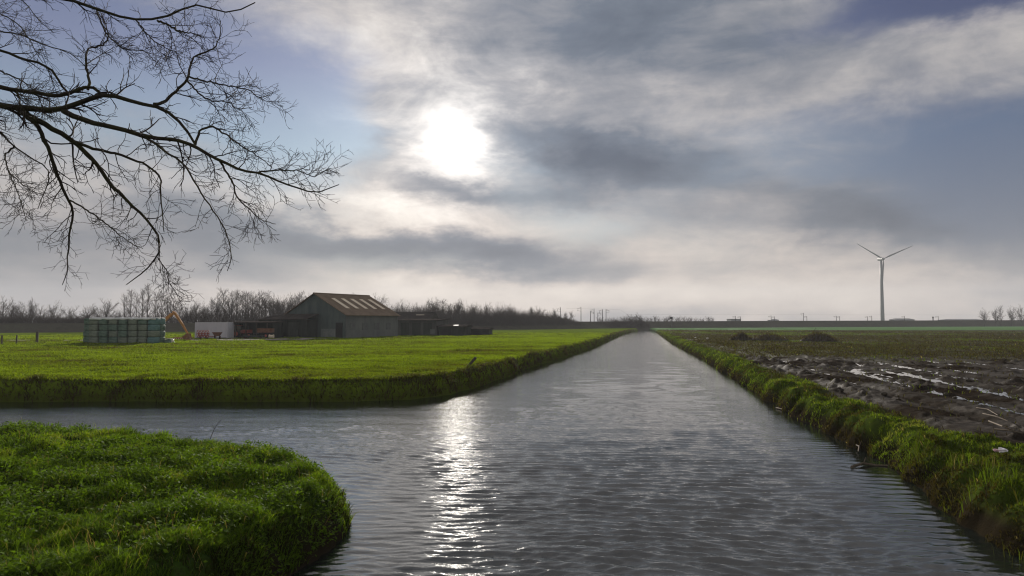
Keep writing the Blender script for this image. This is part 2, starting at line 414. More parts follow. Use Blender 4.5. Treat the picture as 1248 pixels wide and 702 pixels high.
# pale farm track along the foot of the embankment
m_track = worn('track_gravel', (.16, .14, .12), (.24, .21, .18), .8, .95, .1, 0, .4, .05)
tv = []; xs = np.linspace(-260, -30, 80)
for i, x in enumerate(xs):
    a = 97 + 1.2 * math.sin(i * .4) + (2.5 if x > -62 else 0); b = 101.5 + 1.0 * math.sin(i * .3 + 1) + (11 if x > -62 else 0)
    for y in np.linspace(a, b, 8): tv.append((x, y, .915 + .02 * math.sin(x * 2 + y)))
idx = np.arange(80 * 8).reshape(80, 8)
q = np.stack([idx[:-1, :-1], idx[1:, :-1], idx[1:, 1:], idx[:-1, 1:]], -1).reshape(-1, 4)
tag(link('farm_track', mk_mesh('farm_track', tv, q), m_track), kind='structure')

# ------------------------------------------------------------------ grass
def blades(P, h, w, lean, tint, droop=.5, r=rng, mat=None, name='grass', bias=None):
    N = len(P); a = r.random(N) * 6.283; fx = np.cos(a); fy = np.sin(a)
    b = r.random(N) * 6.283; lx = np.cos(b) * lean; ly = np.sin(b) * lean
    if bias is not None: lx = lx + bias[0]; ly = ly + bias[1]
    sx, sy = fx * w / 2, fy * w / 2
    V = np.empty((N, 5, 3)); z0 = P[:, 2]
    V[:, 0] = np.stack([P[:, 0] - sx, P[:, 1] - sy, z0 - .02], 1); V[:, 1] = np.stack([P[:, 0] + sx, P[:, 1] + sy, z0 - .02], 1)
    mx = P[:, 0] + lx * h * .4; my = P[:, 1] + ly * h * .4; mz = z0 + h * .62
    V[:, 2] = np.stack([mx + sx * .75, my + sy * .75, mz], 1); V[:, 3] = np.stack([mx - sx * .75, my - sy * .75, mz], 1)
    V[:, 4] = np.stack([P[:, 0] + lx * h * (1 + droop * .3), P[:, 1] + ly * h * (1 + droop * .3), z0 + h * (1 - droop * .3 * np.clip(lean, 0, 1))], 1)
    o = np.arange(N)[:, None] * 5
    q = o + np.array([[0, 1, 2, 3]]); t = o + np.array([[3, 2, 4]])
    return V.reshape(-1, 3), q, t, np.repeat(tint, 5)
def leaves(P, s, tint, tilt=.7, r=rng):
    N = len(P); n = np.stack([r.normal(size=N) * tilt, r.normal(size=N) * tilt, np.ones(N)], 1); n /= np.linalg.norm(n, axis=1, keepdims=True)
    a = r.normal(size=(N, 3)); u = np.cross(n, a); u /= np.linalg.norm(u, axis=1, keepdims=True); v = np.cross(n, u)
    s = s[:, None]
    V = np.stack([P - u * s, P + v * s * .55 - n * s * .15, P + u * s, P - v * s * .55 - n * s * .15], 1)
    q = np.arange(N)[:, None] * 4 + np.array([[0, 1, 2, 3]])
    return V.reshape(-1, 3), q, np.repeat(tint, 4)
def merge(items):
    V = []; Q = []; T = []; A = []; b = 0
    for it in items:
        if len(it) == 4: v, q, t, a = it; T.append(t + b)
        else: v, q, a = it
        V.append(v); Q.append(q + b); A.append(a); b += len(v)
    return np.concatenate(V), np.concatenate(Q), (np.concatenate(T) if T else None), np.concatenate(A)
def grass_obj(name, items, mat, label):
    v, q, t, a = merge(items)
    o = link(name, mk_mesh(name, v, q, t, {'tint': a}), mat); tag(o, label, 'grass', None, 'stuff'); return o
def scatter(reg, n, rlo, rhi, alo, ahi, smin, smax, p=0.0):
    """random points on a land piece; p: 0 = even in log distance, higher = more near"""
    r = rlo * (rhi / rlo) ** rng.random(n); a = alo + (ahi - alo) * rng.random(n)
    x = r * np.sin(a); y = r * np.cos(a); z, sd = land(x, y, reg)
    k = (sd > smin) & (sd < smax) & (z > .0); return x[k], y[k], z[k], sd[k]

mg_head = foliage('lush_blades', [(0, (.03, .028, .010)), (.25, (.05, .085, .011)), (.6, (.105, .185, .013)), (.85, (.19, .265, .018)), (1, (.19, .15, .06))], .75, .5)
mg_mead = foliage('meadow_blades', [(0, (.08, .065, .022)), (.2, (.09, .10, .010)), (.6, (.14, .195, .009)), (1, (.20, .28, .012))], .8, .55)
mg_bank = foliage('bank_blades', [(0, (.05, .033, .018)), (.3, (.075, .054, .022)), (.6, (.075, .075, .016)), (1, (.11, .15, .013))], .8, .32)
mg_field = foliage('tussock_blades', [(0, (.035, .028, .012)), (.2, (.06, .055, .013)), (.55, (.075, .12, .010)), (.85, (.135, .195, .013)), (1, (.24, .19, .09))], .8, .5)

# headland: thick grass with broad leaves
def tint_of(x, y, s, lo=.1, hi=.9): return np.clip(lo + (hi - lo) * (.5 * fbm(x * .7, y * .7, s) + .5 * fbm(x * 2.6, y * 2.6, s + 3) - .5) * 2.4 + .4 + rng.normal(size=len(x)) * .13, 0, .9)
x, y, z, sd = scatter('H', 340000, 5.2, 26, -.90, -.08, -.3, 30)
tuft = fbm(x * 1.7, y * 1.7, 80); hh = (.055 + .12 * sstep(.35, .75, tuft)) * (.6 + .8 * rng.random(len(x))); hh *= np.where(sd < .5, 1.25, 1)
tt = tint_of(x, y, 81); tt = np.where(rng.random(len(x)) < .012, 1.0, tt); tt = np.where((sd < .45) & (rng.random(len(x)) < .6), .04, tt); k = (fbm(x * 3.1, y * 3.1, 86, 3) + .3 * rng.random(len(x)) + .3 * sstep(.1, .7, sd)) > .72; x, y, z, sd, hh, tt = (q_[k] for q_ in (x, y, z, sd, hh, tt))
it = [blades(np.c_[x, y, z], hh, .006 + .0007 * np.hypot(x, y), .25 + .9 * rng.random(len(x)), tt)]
x, y, z, sd = scatter('H', 130000, 5.2, 24, -.90, -.08, -.1, 30)
k = (fbm(x * .7, y * .7, 83) + .25 * rng.random(len(x))) > .60; x, y, z = x[k], y[k], z[k]
x_, y_, z_, sd_h = scatter('H', 5200, 5.2, 24, -.90, -.08, .0, 30); k = fbm(x_ * .8, y_ * .8, 87) + .4 * rng.random(len(x_)) > .62; x_, y_, z_ = x_[k], y_[k], z_[k]; n_ = len(x_)
it.append(blades(np.c_[x_, y_, z_], .14 + .26 * rng.random(n_), np.full(n_, .007), .2 + .9 * rng.random(n_), np.where(rng.random(n_) < .45, 1.0, .5 + .4 * rng.random(n_)), .9))
it.append(leaves(np.c_[x, y, z + .04 + .14 * rng.random(len(x))], .018 + .028 * rng.random(len(x)), np.clip(.3 + .3 * rng.random(len(x)), 0, 1)))
grass_obj('lush_grass', it, mg_head, 'lush dark green grass and broad leaves covering the near headland')

# meadow: shorter grass, sparse with distance, ragged brown bank
x, y, z, sd = scatter('M', 620000, 24, 165, -.80, .22, .25, 200)
d = np.hypot(x, y); hh = (.035 + .11 * sstep(.42, .75, fbm(x * .6, y * .6, 90)) + .05 * sstep(1.5, .3, sd)) * (.6 + .8 * rng.random(len(x))) * (1 + d * .004)
tt = np.clip(.66 + 1.0 * (fbm(x * .13, y * .13, 91) - .5) + .5 * (fbm(x * .7, y * .7, 95) - .5) + .9 * (fbm(x * .05, y * .45, 96, 3) - .5) + rng.normal(size=len(x)) * .16, 0, 1)
it = [blades(np.c_[x, y, z], hh, .0011 * d, .3 + .9 * rng.random(len(x)), tt)]
grass_obj('meadow_grass', it, mg_mead, 'short bright green grass covering the wide meadow')
x, y, z, sd = scatter('M', 900000, 24, 260, -.80, .24, -.35, .75); d = np.hypot(x, y)
hh = (.10 + .22 * sstep(.35, .8, fbm(x * 1.1, y * 1.1, 92))) * (.5 + rng.random(len(x)))
tt = np.clip(.05 + .35 * fbm(x * 1.2, y * 1.2, 94) + 1.0 * sstep(.68, .98, z) * fbm(x * .8, y * .8, 93) - .05 + rng.normal(size=len(x)) * .15, 0, 1)
grass_obj('bank_grass', [blades(np.c_[x, y, z], hh, .008 + .0007 * d, .4 + .9 * rng.random(len(x)), tt, .9)], mg_bank, 'ragged brown and green grass hanging down the meadow bank')

# right bank: high soft tussocks; reeds by the water near the corner; weeds in the field
x, y, z, sd = scatter('F', 620000, 8, 240, .10, .80, -.3, 14)
m_, mud = fieldmask(x, y, sd); d = np.hypot(x, y); tf = fbm(x * .75, y * .75, 100)
k = rng.random(len(x)) < (1 - m_) ** 2; x, y, z, sd, d, tf = (q_[k] for q_ in (x, y, z, sd, d, tf))
hh = (.055 + .11 * sstep(.38, .72, tf) * sstep(3.5, .8, sd) + .04 * rng.random(len(x))) * (.55 + .8 * rng.random(len(x)))
k = (fbm(x * 1.5, y * 1.5, 108, 3) + .5 * fbm(x * 5, y * 5, 109, 2) + .25 * rng.random(len(x)) + .2 * sstep(16, 10, d)) > .70; x, y, z, sd, d, tf, hh = (q_[k] for q_ in (x, y, z, sd, d, tf, hh))
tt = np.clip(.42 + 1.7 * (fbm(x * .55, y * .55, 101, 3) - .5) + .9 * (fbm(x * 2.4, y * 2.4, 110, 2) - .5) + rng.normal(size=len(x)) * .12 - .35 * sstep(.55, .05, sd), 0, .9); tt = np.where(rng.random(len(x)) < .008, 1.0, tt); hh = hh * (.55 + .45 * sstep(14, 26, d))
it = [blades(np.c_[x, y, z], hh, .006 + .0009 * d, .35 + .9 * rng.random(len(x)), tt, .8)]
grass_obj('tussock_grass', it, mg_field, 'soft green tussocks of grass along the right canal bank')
x, y, z, sd = scatter('F', 420000, 17, 240, .12, .80, 1.5, 400); m_, mud = fieldmask(x, y, sd); d = np.hypot(x, y)
k = rng.random(len(x)) < (m_ - mud) * .45 + .010; x, y, z, d = x[k], y[k], z[k], d[k]
hh = (.05 + .16 * fbm(x * .5, y * .5, 103)) * (.5 + rng.random(len(x)))
tt = np.clip(.06 + .42 * sstep(.48, .72, fbm(x * .10, y * .04, 104)) + rng.normal(size=len(x)) * .15, 0, .9); tt = np.where(rng.random(len(x)) < .006, 1.0, tt)
grass_obj('field_weeds', [blades(np.c_[x, y, z], hh, .0011 * d, .4 + .8 * rng.random(len(x)), tt)], mg_field, 'thin brown and green weeds over the far part of the muddy field')
n = 750; u = rng.random(n); ex = np.interp(u, [0, .5, 1], [7.1, 8.1, 9.6]); ey = np.interp(u, [0, .5, 1], [7.5, 11.4, 15.2])
x = ex + rng.normal(size=n) * .25 + .12; y = ey + rng.normal(size=n) * .25; z, sd = land(x, y, 'F'); k = fbm(x * 1.5, y * 1.5, 107) + .35 * sstep(12.5, 9, y) > .52; x, y, z = x[k], y[k], z[k]; n = len(x)
tt = np.where(rng.random(n) < .04, 1.0, .2 + .5 * rng.random(n))
grass_obj('reeds', [blades(np.c_[x, y, np.maximum(z, -.05)], .15 + .25 * rng.random(n), np.full(n, .013), .15 + .5 * rng.random(n), tt, .8)], mg_field, 'long upright reed blades at the water edge of the right bank')

# ------------------------------------------------------------------ bark and timber materials
m_bark = worn('mossy_bark', (.030, .024, .018), (.045, .044, .018), 9, .9, .15, 0, .6, .02)
m_twig = worn('twig_bark', (.026, .020, .018), (.04, .030, .026), 6, .85, .15)
m_farbark = worn('grey_bark', (.050, .042, .036), (.075, .062, .052), 1.5, .95, .1)
m_fartwig = worn('grey_twig', (.050, .038, .031), (.07, .054, .044), 1.0, .95, .1)
m_post = worn('weathered_post', (.05, .042, .034), (.10, .085, .07), 14, .9, .1, 0, .5, .01, (1, 1, .2))

# ------------------------------------------------------------------ the overhanging tree, limbs traced from the photograph
LIMBS = [  # thickness at start, thickness at end (px), depth change, points
 (13, 3.0, -.3, [(-190, 150), (-90, 118), (0, 128), (26, 132), (77, 135), (103, 123), (123, 114), (144, 118), (174, 127), (200, 131), (215, 143), (228, 161), (238, 176)]),
 (7.5, 1.0, -.9, [(77, 135), (92, 143), (118, 152), (144, 156), (179, 167), (220, 172), (233, 175), (251, 188), (274, 198), (292, 208), (315, 210), (333, 219), (354, 225), (374, 234), (390, 236), (402, 231), (413, 225)]),
 (2.4, .9, .5, [(315, 210), (338, 207), (364, 208), (382, 216), (400, 207)]),
 (10, 4.0, .2, [(-190, 120), (-90, 86), (0, 106), (20, 110), (46, 113), (72, 118), (90, 113), (110, 100), (116, 107), (123, 114)]),
 (4.0, 1.0, .8, [(107, 109), (109, 98), (105, 85), (104, 67), (110, 58), (126, 55), (133, 46), (128, 28), (120, 15)]),
 (5.5, 2.8, .5, [(-190, 90), (-90, 30), (0, 60), (26, 72), (56, 78), (69, 92), (74, 105), (85, 115)]),
 (4.0, 1.0, .9, [(-190, 60), (-90, 14), (0, 38), (26, 42), (56, 56), (75, 60), (95, 70), (112, 90)]),
 (8.0, 1.6, .9, [(-190, 20), (-60, -40), (30, -14), (62, -5), (100, 3), (118, 13), (144, 20), (167, 26), (192, 25), (205, 22), (225, 10), (240, 2), (262, 12), (282, 19), (297, 12), (311, 3)]),
 (3.4, 1.0, -.5, [(192, 25), (205, 30), (218, 38), (238, 42), (250, 47)]),
 (4.6, 1.0, .8, [(187, 127), (200, 125), (215, 112), (230, 93), (233, 75), (238, 67), (261, 61), (269, 44), (269, 25)]),
 (2.8, .9, -.4, [(230, 93), (251, 99), (274, 104), (302, 109), (312, 118), (330, 117)]),
 (2.8, .9, .5, [(228, 98), (243, 115), (259, 124), (279, 124), (290, 133), (307, 131)]),
 (3.6, 1.0, .6, [(238, 177), (243, 159), (259, 153), (274, 163), (290, 174), (303, 183), (318, 193), (331, 203)]),
 (8.0, 1.2, .9, [(26, 133), (51, 151), (72, 161), (88, 172), (103, 183), (123, 206), (131, 221), (149, 239), (174, 262), (190, 283), (197, 298), (192, 314), (174, 332), (154, 347)]),
 (1.8, .8, .3, [(192, 314), (203, 329), (206, 345), (214, 354)]),
 (6.5, 1.0, .6, [(20, 132), (44, 151), (57, 175), (64, 193), (74, 224), (85, 244), (90, 260), (85, 285), (82, 311), (82, 334), (76, 347)]),
 (2.6, .9, -.4, [(85, 244), (113, 260), (136, 278), (154, 293), (174, 303)]),
 (4.6, 1.0, -.7, [(88, 172), (118, 182), (149, 189), (179, 201), (195, 214), (197, 247), (200, 283)]),
 (3.6, .9, -.8, [(144, 156), (185, 170), (200, 185), (223, 198), (236, 219), (249, 242), (267, 267), (279, 290), (283, 319), (277, 330)]),
 (3.0, .9, .5, [(267, 195), (282, 219), (290, 244), (305, 255), (320, 269), (336, 273)]),
 (5.0, .9, .5, [(-190, 170), (-90, 120), (-10, 150), (8, 170), (20, 183), (46, 196), (62, 206), (60, 222), (46, 255)]),
 (2.4, .8, .4, [(17, 180), (5, 188), (10, 208), (26, 224), (46, 237)]),
 (1.8, .8, -.3, [(10, 208), (23, 237), (32, 269)]),
 (2.6, .8, -.4, [(20, 110), (24, 122), (26, 133)]),
 (3.0, .8, .4, [(-190, 40), (-60, -30), (0, -20), (30, 2), (50, 30), (66, 40)]),
 (3.0, .8, -.4, [(-90, 14), (-30, 5), (8, 20), (28, 34), (44, 64), (52, 76)]),
 (2.4, .8, .6, [(0, 86), (30, 100), (52, 118), (75, 126)]),
 (2.6, .8, -.5, [(118, 13), (128, 40), (150, 60), (176, 62), (190, 75)]),
 (2.2, .8, -.6, [(167, 26), (185, 48), (205, 60), (220, 66)]),
]
Y0 = 9.6
tree = thing('bare_tree', (-9.35, 9.6, .85), 'leafless mossy tree whose long limbs hang in from the left edge over the headland', 'tree')
base = np.array([-9.35, 9.6, .85])
px2m = Y0 / FPX
known = []; limbP = []; limbR = []; K = 28
def smooth_path(P, n):
    P = np.asarray(P, float); L = np.r_[0, np.cumsum(np.linalg.norm(np.diff(P[:, :2], axis=0), axis=1))]; s = np.linspace(0, L[-1], n)
    Q = np.stack([np.interp(s, L, P[:, i]) for i in range(P.shape[1])], 1)
    for _ in range(1): Q[1:-1] = .5 * Q[1:-1] + .25 * (Q[2:] + Q[:-2])
    return Q
trng = np.random.default_rng(11)
for t0, t1, dY, pts in LIMBS:
    p0 = np.array(pts[0], float)
    Ys = Y0
    if pts[0][0] > -150 and known:
        allk = np.concatenate(known); Ys = allk[np.argmin(((allk[:, :2] - p0) ** 2).sum(1)), 2]
    P = np.array([(x, y, Ys + dY * i / (len(pts) - 1)) for i, (x, y) in enumerate(pts)])
    Q = smooth_path(P, K); known.append(Q)
    W = np.array([atY(*q) for q in Q]) - base
    W[1:-1] += trng.normal(size=(K - 2, 3)) * .006
    limbP.append(W); limbR.append(np.linspace(t0, t1, K) * .9 * px2m / 2)
for i, (P, Rr) in enumerate(zip(limbP, limbR)):
    v, q = vtubes(P[None], Rr[None], 8 if Rr[0] > .02 else 5); link('limb', mk_mesh('limb', v, q, None, None, True), m_bark, tree)
tr = MB().tube([(.12, 0, -.4), (.02, 0, .3), (-.04, .05, 1.5), (.0, .0, 3.6), (.05, 0, 5.2), (.02, .02, 6.6), (.0, .05, 8.0), (.15, .1, 10), (.1, .2, 12)], [.42, .32, .27, .24, .21, .19, .16, .10, .03], 14)
tr.build('trunk', m_bark, tree, smooth=True)
LP = np.stack(limbP); LR = np.stack(limbR)
vis = LP[:, :, :]
A1, B1 = spawn(LP, LR, 12, .60, .75, 7, .16, .92, -.035, .5, .45, .16, .55, .0039, trng)
A1b, B1b = spawn(LP, LR, 8, .32, .9, 6, .16, .99, .02, .4, .45, .2, .2, .004, trng)
A2, B2 = spawn(A1, B1, 4, .30, .8, 5, .25, .98, .0, .7, .6, .16, .3, .0031, trng)
A3, B3 = spawn(A2, B2, 2, .13, .8, 4, .3, .98, .02, .8, .7, .16, .2, .003, trng)
A3b, B3b = spawn(A1b, B1b, 3, .14, .8, 4, .3, .98, .02, .8, .7, .16, .2, .003, trng)
v, q = join([vtubes(*a, 3) for a in ((A1, B1), (A1b, B1b), (A2, B2), (A3, B3), (A3b, B3b))])
link('twigs', mk_mesh('twigs', v, q), m_twig, tree)

# ------------------------------------------------------------------ far bare trees: prototypes
def tree_proto(seed, kind):
    r = np.random.default_rng(seed); H = 10.0
    K = 9; zz = np.linspace(0, H * (.97 if kind == 'poplar' else .6), K)
    P = np.stack([np.cumsum(r.normal(size=K) * .10), np.cumsum(r.normal(size=K) * .10), zz], 1)[None]
    Rr = np.linspace(.20, .03 if kind == 'poplar' else .10, K)[None]
    tv, tq = vtubes(P, Rr, 6)
    if kind == 'poplar':
        a, ar = spawn(P, Rr, 30, 3.6, .62, 6, .10, .98, .07, .45, .35, .10, .62, .028, r)
        b, br = spawn(a, ar, 6, 1.3, .6, 4, .15, .98, .06, .6, .5, .12, .4, .020, r)
        c, cr = spawn(b, br, 3, .6, .5, 3, .2, .98, .06, .7, .6, .1, .3, .015, r)
    else:
        a, ar = spawn(P, Rr, 22, 4.6, .85 if kind == 'round' else .65, 7, .22, 1.0, .13, .5, .35, .13, .25, .032, r)
        b, br = spawn(a, ar, 11, 1.7, .65, 5, .2, .98, .06, .6, .5, .15, .35, .020, r)
        c, cr = spawn(b, br, 4, .7, .6, 3, .2, .98, .04, .7, .6, .12, .3, .015, r)
    v, q = join([vtubes(a, ar, 4), vtubes(b, br, 3), vtubes(c, cr, 3)])
    s = H / v[:, 2].max(); v *= s; tv = tv * s
    return mk_mesh('trunk', tv, tq, None, None, True), mk_mesh('crown', v, q)
PROTO = {'poplar': [tree_proto(s, 'poplar') for s in (1, 2, 3)], 'round': [tree_proto(s, 'round') for s in (4, 5, 6, 9)], 'vase': [tree_proto(s, 'vase') for s in (7, 8)]}
for lst in PROTO.values():
    for tm, cm in lst: tm.materials.append(m_farbark); cm.materials.append(m_fartwig)
frng = random.Random(5)
def far_tree(px, ytop, o, kind, label, group, wide=1.0, zb=None, Y=None):
    if Y is None:
        x, y, zt, _ = emb_at(px, o); z0 = max(.85, zt - max(0, o - 11) * .45) if zb is None else zb
    else: x, y = (px - W0 / 2) / FPX * Y, Y; z0 = .85 if zb is None else zb
    top = atY(px, ytop, y)[2]; h = top - z0; s = h / 10
    t = thing('bare_poplar' if kind == 'poplar' else 'bare_tree', (x, y, z0), label, 'tree', frng.random() * 6.28, group)
    t.scale = (s * wide, s * wide, s)
    tm, cm = frng.choice(PROTO[kind]); link('trunk', tm, None, t); link('crown', cm, None, t)
    return t
J = lambda a: frng.uniform(-a, a)
gl = 'leafless round tree in the row behind the embankment left of the stacked bales'
for px, yt, k in [(3, 359, 'round'), (15, 361, 'vase'), (27, 366, 'round'), (38, 361, 'vase'), (50, 371, 'round'), (66, 365, 'vase'), (88, 371, 'round')]:
    far_tree(px, yt, 14 + J(3), k, gl, 'round bare trees left of the bale stack')
gl = 'low leafless tree with a domed crown rising right behind the bale stack'
for px, yt, k in [(107, 368, 'round'), (119, 372, 'round'), (131, 362, 'round'), (143, 374, 'round')]:
    far_tree(px, yt, 14 + J(3), k, gl, 'domed bare trees behind the bale stack', 1.05)
gl = 'tall thin leafless poplar in the clump above the digger arm'
for px, yt, k in [(152, 356, 'poplar'), (159, 350, 'poplar'), (167, 353, 'poplar'), (174, 349, 'poplar'), (181, 344, 'poplar'), (189, 352, 'poplar'), (197, 350, 'poplar'), (204, 353, 'poplar'), (212, 358, 'vase'), (219, 362, 'poplar')]:
    far_tree(px, yt, 16 + J(5), k, gl, 'tall poplars above the digger', .8)
gl = 'leafless tree standing behind the white container'
for px, yt, k in [(228, 370, 'round'), (237, 363, 'vase'), (248, 366, 'vase'), (258, 360, 'poplar'), (266, 356, 'vase'), (274, 349, 'poplar')]:
    far_tree(px, yt, 15 + J(4), k, gl, 'bare trees behind the white container', .95)
gl = 'leafless tree in the dense tall wood left of the barn'
px = 280
while px < 385:
    far_tree(px, 353 + J(5) + (4 if px > 330 else 0), 15 + J(6), frng.choice(['poplar', 'vase', 'poplar']), gl, 'dense tall wood left of the barn', .95); px += 3.9 + J(1.2)
gl = 'leafless tree behind the embankment between the barn and the rail masts'
px = 392
while px < 700:
    b = 358 if px < 470 else (363 if px < 560 else 366 + (px - 560) * .085)
    far_tree(px, b + 4 + J(7) + (6 if frng.random() < .3 else 0), 16 + J(9), frng.choice(['round', 'vase', 'poplar', 'round']), gl, 'bare trees right of the barn', frng.uniform(.75, 1.3)); px += 5.2 + J(2.4)
gl = 'leafless bush-like tree in the clump at the far end of the canal'
for px, yt in [(752, 388), (762, 383), (769, 382), (777, 380), (782, 384)]:
    far_tree(px, yt, 0 + J(2), 'round', gl, 'clump at the end of the canal', 1.25, zb=.9)
gl = 'tiny leafless tree in the far row behind the embankment right of the canal end'
for i in range(17): far_tree(789 + i * 4.9 + J(1), 384.2 + J(1.6) + i * .12, 0, frng.choice(['round', 'vase']), gl, 'far tree row right of the canal end', 1.1, zb=1, Y=520 + J(30))
for i, (px, yt, k, lab) in enumerate([(1199, 374, 'round', 'small leafless round tree, leftmost of the five at the right edge'), (1212, 372.5, 'vase', 'leafless tree second from the left of the five at the right edge'), (1219, 370.5, 'poplar', 'slim leafless poplar in the middle of the five trees at the right edge'), (1231, 371.5, 'vase', 'leafless tree fourth from the left of the five at the right edge'), (1244, 369.5, 'round', 'largest leafless tree of the five, cut by the right edge')]):
    far_tree(px, yt, -4, k, lab, 'five trees at the right edge', .8, zb=.8)

# brushwood on the embankment: thin upright stems, uncountable
def brush(name, label, lo, hi, n, hfun, o0, o1, seed):
    r = np.random.default_rng(seed); P = []
    pxs = lo + (hi - lo) * r.random(n)
    s = (EP[:, 0]) / np.maximum(EP[:, 1], .1); ok = EP[:, 1] > 20
    ss = s[ok]; EE = EP[ok]; NN = EN[ok]; order = np.argsort(ss)
    t = (pxs - W0 / 2) / FPX; o = o0 + (o1 - o0) * r.random(n)
    bx = np.interp(t, ss[order], EE[order, 0]); by = np.interp(t, ss[order], EE[order, 1]); bz = np.interp(t, ss[order], EE[order, 2])
    nx = np.interp(t, ss[order], NN[order, 0]); ny = np.interp(t, ss[order], NN[order, 1])
    X = bx + nx * o; Y = by + ny * o; Z = np.where(o < 6.2, .9 + (bz - .9) * np.clip(o, 0, 6.2) / 6.2, bz)
    h = hfun(pxs) * (.35 + .75 * r.random(n)) * (.5 + fbm(X * .14, Y * .14, seed))
    K = 4; Q = np.empty((n, K, 3)); d = np.stack([r.normal(size=n) * .25, r.normal(size=n) * .25, np.ones(n)], 1)
    Q[:, 0] = np.stack([X, Y, Z - .1], 1)
    for k in range(1, K): d = d + r.normal(size=d.shape) * .16; Q[:, k] = Q[:, k - 1] + d * (h / (K - 1))[:, None]
    RR = np.linspace(.035, .012, K)[None] * np.ones((n, 1)); B, BR = spawn(Q, RR, 4, .8, .6, 3, .25, .98, .05, .6, .5, .15, .3, .014, r)
    v, q = join([vtubes(Q, RR, 3), vtubes(B, BR, 3)])
    tag(link(name, mk_mesh(name, v, q), m_fartwig), label, 'brushwood', None, 'stuff')
brush('brushwood', 'dense grey brushwood on the embankment behind the bales and containers', -20, 392, 5200, lambda p: np.where(p > 225, 3.2, 2.0), 8, 16, 61)
brush('brushwood', 'dark brushwood thicket on the embankment slope right of the barn', 470, 715, 8500, lambda p: np.interp(p, [470, 560, 640, 690, 715], [4.4, 4.6, 4.2, 2.8, 1.2]), 2.5, 12, 62)
brush('brushwood', 'low brushwood around the far end of the canal', 742, 792, 900, lambda p: np.full(len(p), 2.4), -1, 6, 63)

# ------------------------------------------------------------------ railway masts
m_mast = worn('mast_steel', (.05, .05, .052), (.08, .08, .08), 2, .6, .4)
def mast(px, ytop, o, label, arm=1, group='rail masts on the embankment'):
    x, y, z, a = emb_at(px, o); h = atY(px, ytop, y)[2] - z
    t = thing('rail_mast', (x, y, z), label, 'rail mast', a, group)
    MB().tube([(0, 0, -.3), (0, 0, h * .5), (0, 0, h)], [.15, .13, .10], 6).build('pole', m_mast, t)
    b = MB().tube([(0, 0, h * .86), (0, 1.9 * arm, h * .90)], .055, 4).tube([(0, 0, h * .70), (0, 1.9 * arm, h * .76)], .045, 4).tube([(0, 1.5 * arm, h * .89), (0, 1.5 * arm, h * .70)], .045, 4).tube([(0, 0, h * .98), (0, 1.2 * arm, h * .90)], .035, 4)
    b.build('cantilever_arm', m_mast, t); return t
for px, yt, o, lb in [(683, 374.5, 8, 'thin dark rail mast among the last bushes left of the mast group'), (708, 374, 8, 'tall rail mast standing alone, first right of the bushes'), (719.5, 379, 10.5, 'short rail mast, second right of the bushes'), (724, 376, 7.5, 'tall rail mast, third right of the bushes'), (728.5, 381, 10.5, 'shortest rail mast, between two tall ones'), (734.2, 377, 7.5, 'rail mast with a broad arm, second from the right end of its group'), (738.5, 376.5, 10.5, 'rail mast at the right end of the tall group')]:
    mast(px, yt, o, lb, 1 if o < 9 else -1)
for px, yt in [(896, 385), (902, 385.5), (939.5, 384.6), (943.5, 385.6), (983, 385.2), (1019, 384.8), (1023, 385.4), (1062, 384.8), (1057, 385.6), (1102, 385.2), (1143, 385.2)]:
    mast(px, yt, 8 + J(1.5), 'tiny far rail mast on the embankment right of the canal', 1, 'far rail masts on the right')
mast(979, 381.3, 7, 'taller dark rail mast standing alone between canal and turbine', 1, 'far rail masts on the right')
# overhead line
pts = []
for px in np.linspace(690, 1240, 60):
    x, y, z, a = emb_at(px, 8.5); pts.append((x, y, z + (5.2 if px < 760 else 3.1)))
tag(MB().tube(pts, .02, 4).build('overhead_wire', m_mast), 'thin overhead rail wire running along the embankment top', 'wire')
# dark signal box on a post in front of the embankment
x, y, z, a = emb_at(818, -7)
t = thing('signal_post', (x, y, .9), 'dark square signal board on a thin post right of the canal end', 'signal', a)
zt = atY(818, 388, y)[2] - .9
MB().tube([(0, 0, -.3), (0, 0, zt)], .07, 6).build('post', m_mast, t)
MB().box((0, 0, zt + .2), (1.25, .3, 1.0)).build('board', worn('dark_board', (.02, .02, .022), (.035, .03, .03), 3), t, .04)
x, y, z, a = emb_at(1136.6, 5.8)
t = thing('marker_post', (x, y, z - .1), 'short dark marker post on the embankment crest right of the turbine', 'post', a)
MB().tube([(0, 0, -.2), (0, 0, 1.3)], .28, 6).build('post', m_mast, t); MB().box((0, 0, 1.75), (.8, .4, .9)).build('head', m_mast, t, .05)
# low buildings peeping over the embankment
m_farwall = worn('far_wall', (.12, .12, .13), (.18, .18, .19), .5); m_farroof = worn('far_roof', (.10, .10, .11), (.14, .14, .15), .5)
def farhouse(px0, px1, yt, Y, label, gable=True):
    x0, x1 = ((p - W0 / 2) / FPX * Y for p in (px0, px1)); w = x1 - x0; h = atY(px0, yt, Y)[2] - 1
    t = thing('far_building', ((x0 + x1) / 2, Y, 1), label, 'building')
    e = h * (.8 if gable else .96)
    MB().box((0, 0, e / 2 - .2), (w, 12, e + .4)).build('wall', m_farwall, t)
    if gable: MB().poly([(-w / 2 - .4, -6.4, e), (w / 2 + .4, -6.4, e), (w / 2 + .4, 6.4, e), (-w / 2 - .4, 6.4, e), (-w / 2 + w * .12, 0, h), (w / 2 - w * .12, 0, h)], [(0, 1, 5, 4), (2, 3, 4, 5), (1, 2, 5), (3, 0, 4), (3, 2, 1, 0)]).build('roof', m_farroof, t)
    else: MB().box((0, 0, e + .25), (w + .6, 12.6, .5)).build('roof', m_farroof, t)
farhouse(888, 900, 389.0, 620, 'low flat building behind the embankment left of the tall rail mast', False)
farhouse(938, 946, 388.6, 640, 'tiny gabled building peeping over the embankment between the mounds')
farhouse(1087, 1110, 388.0, 700, 'pale gabled roof behind the embankment just right of the turbine')
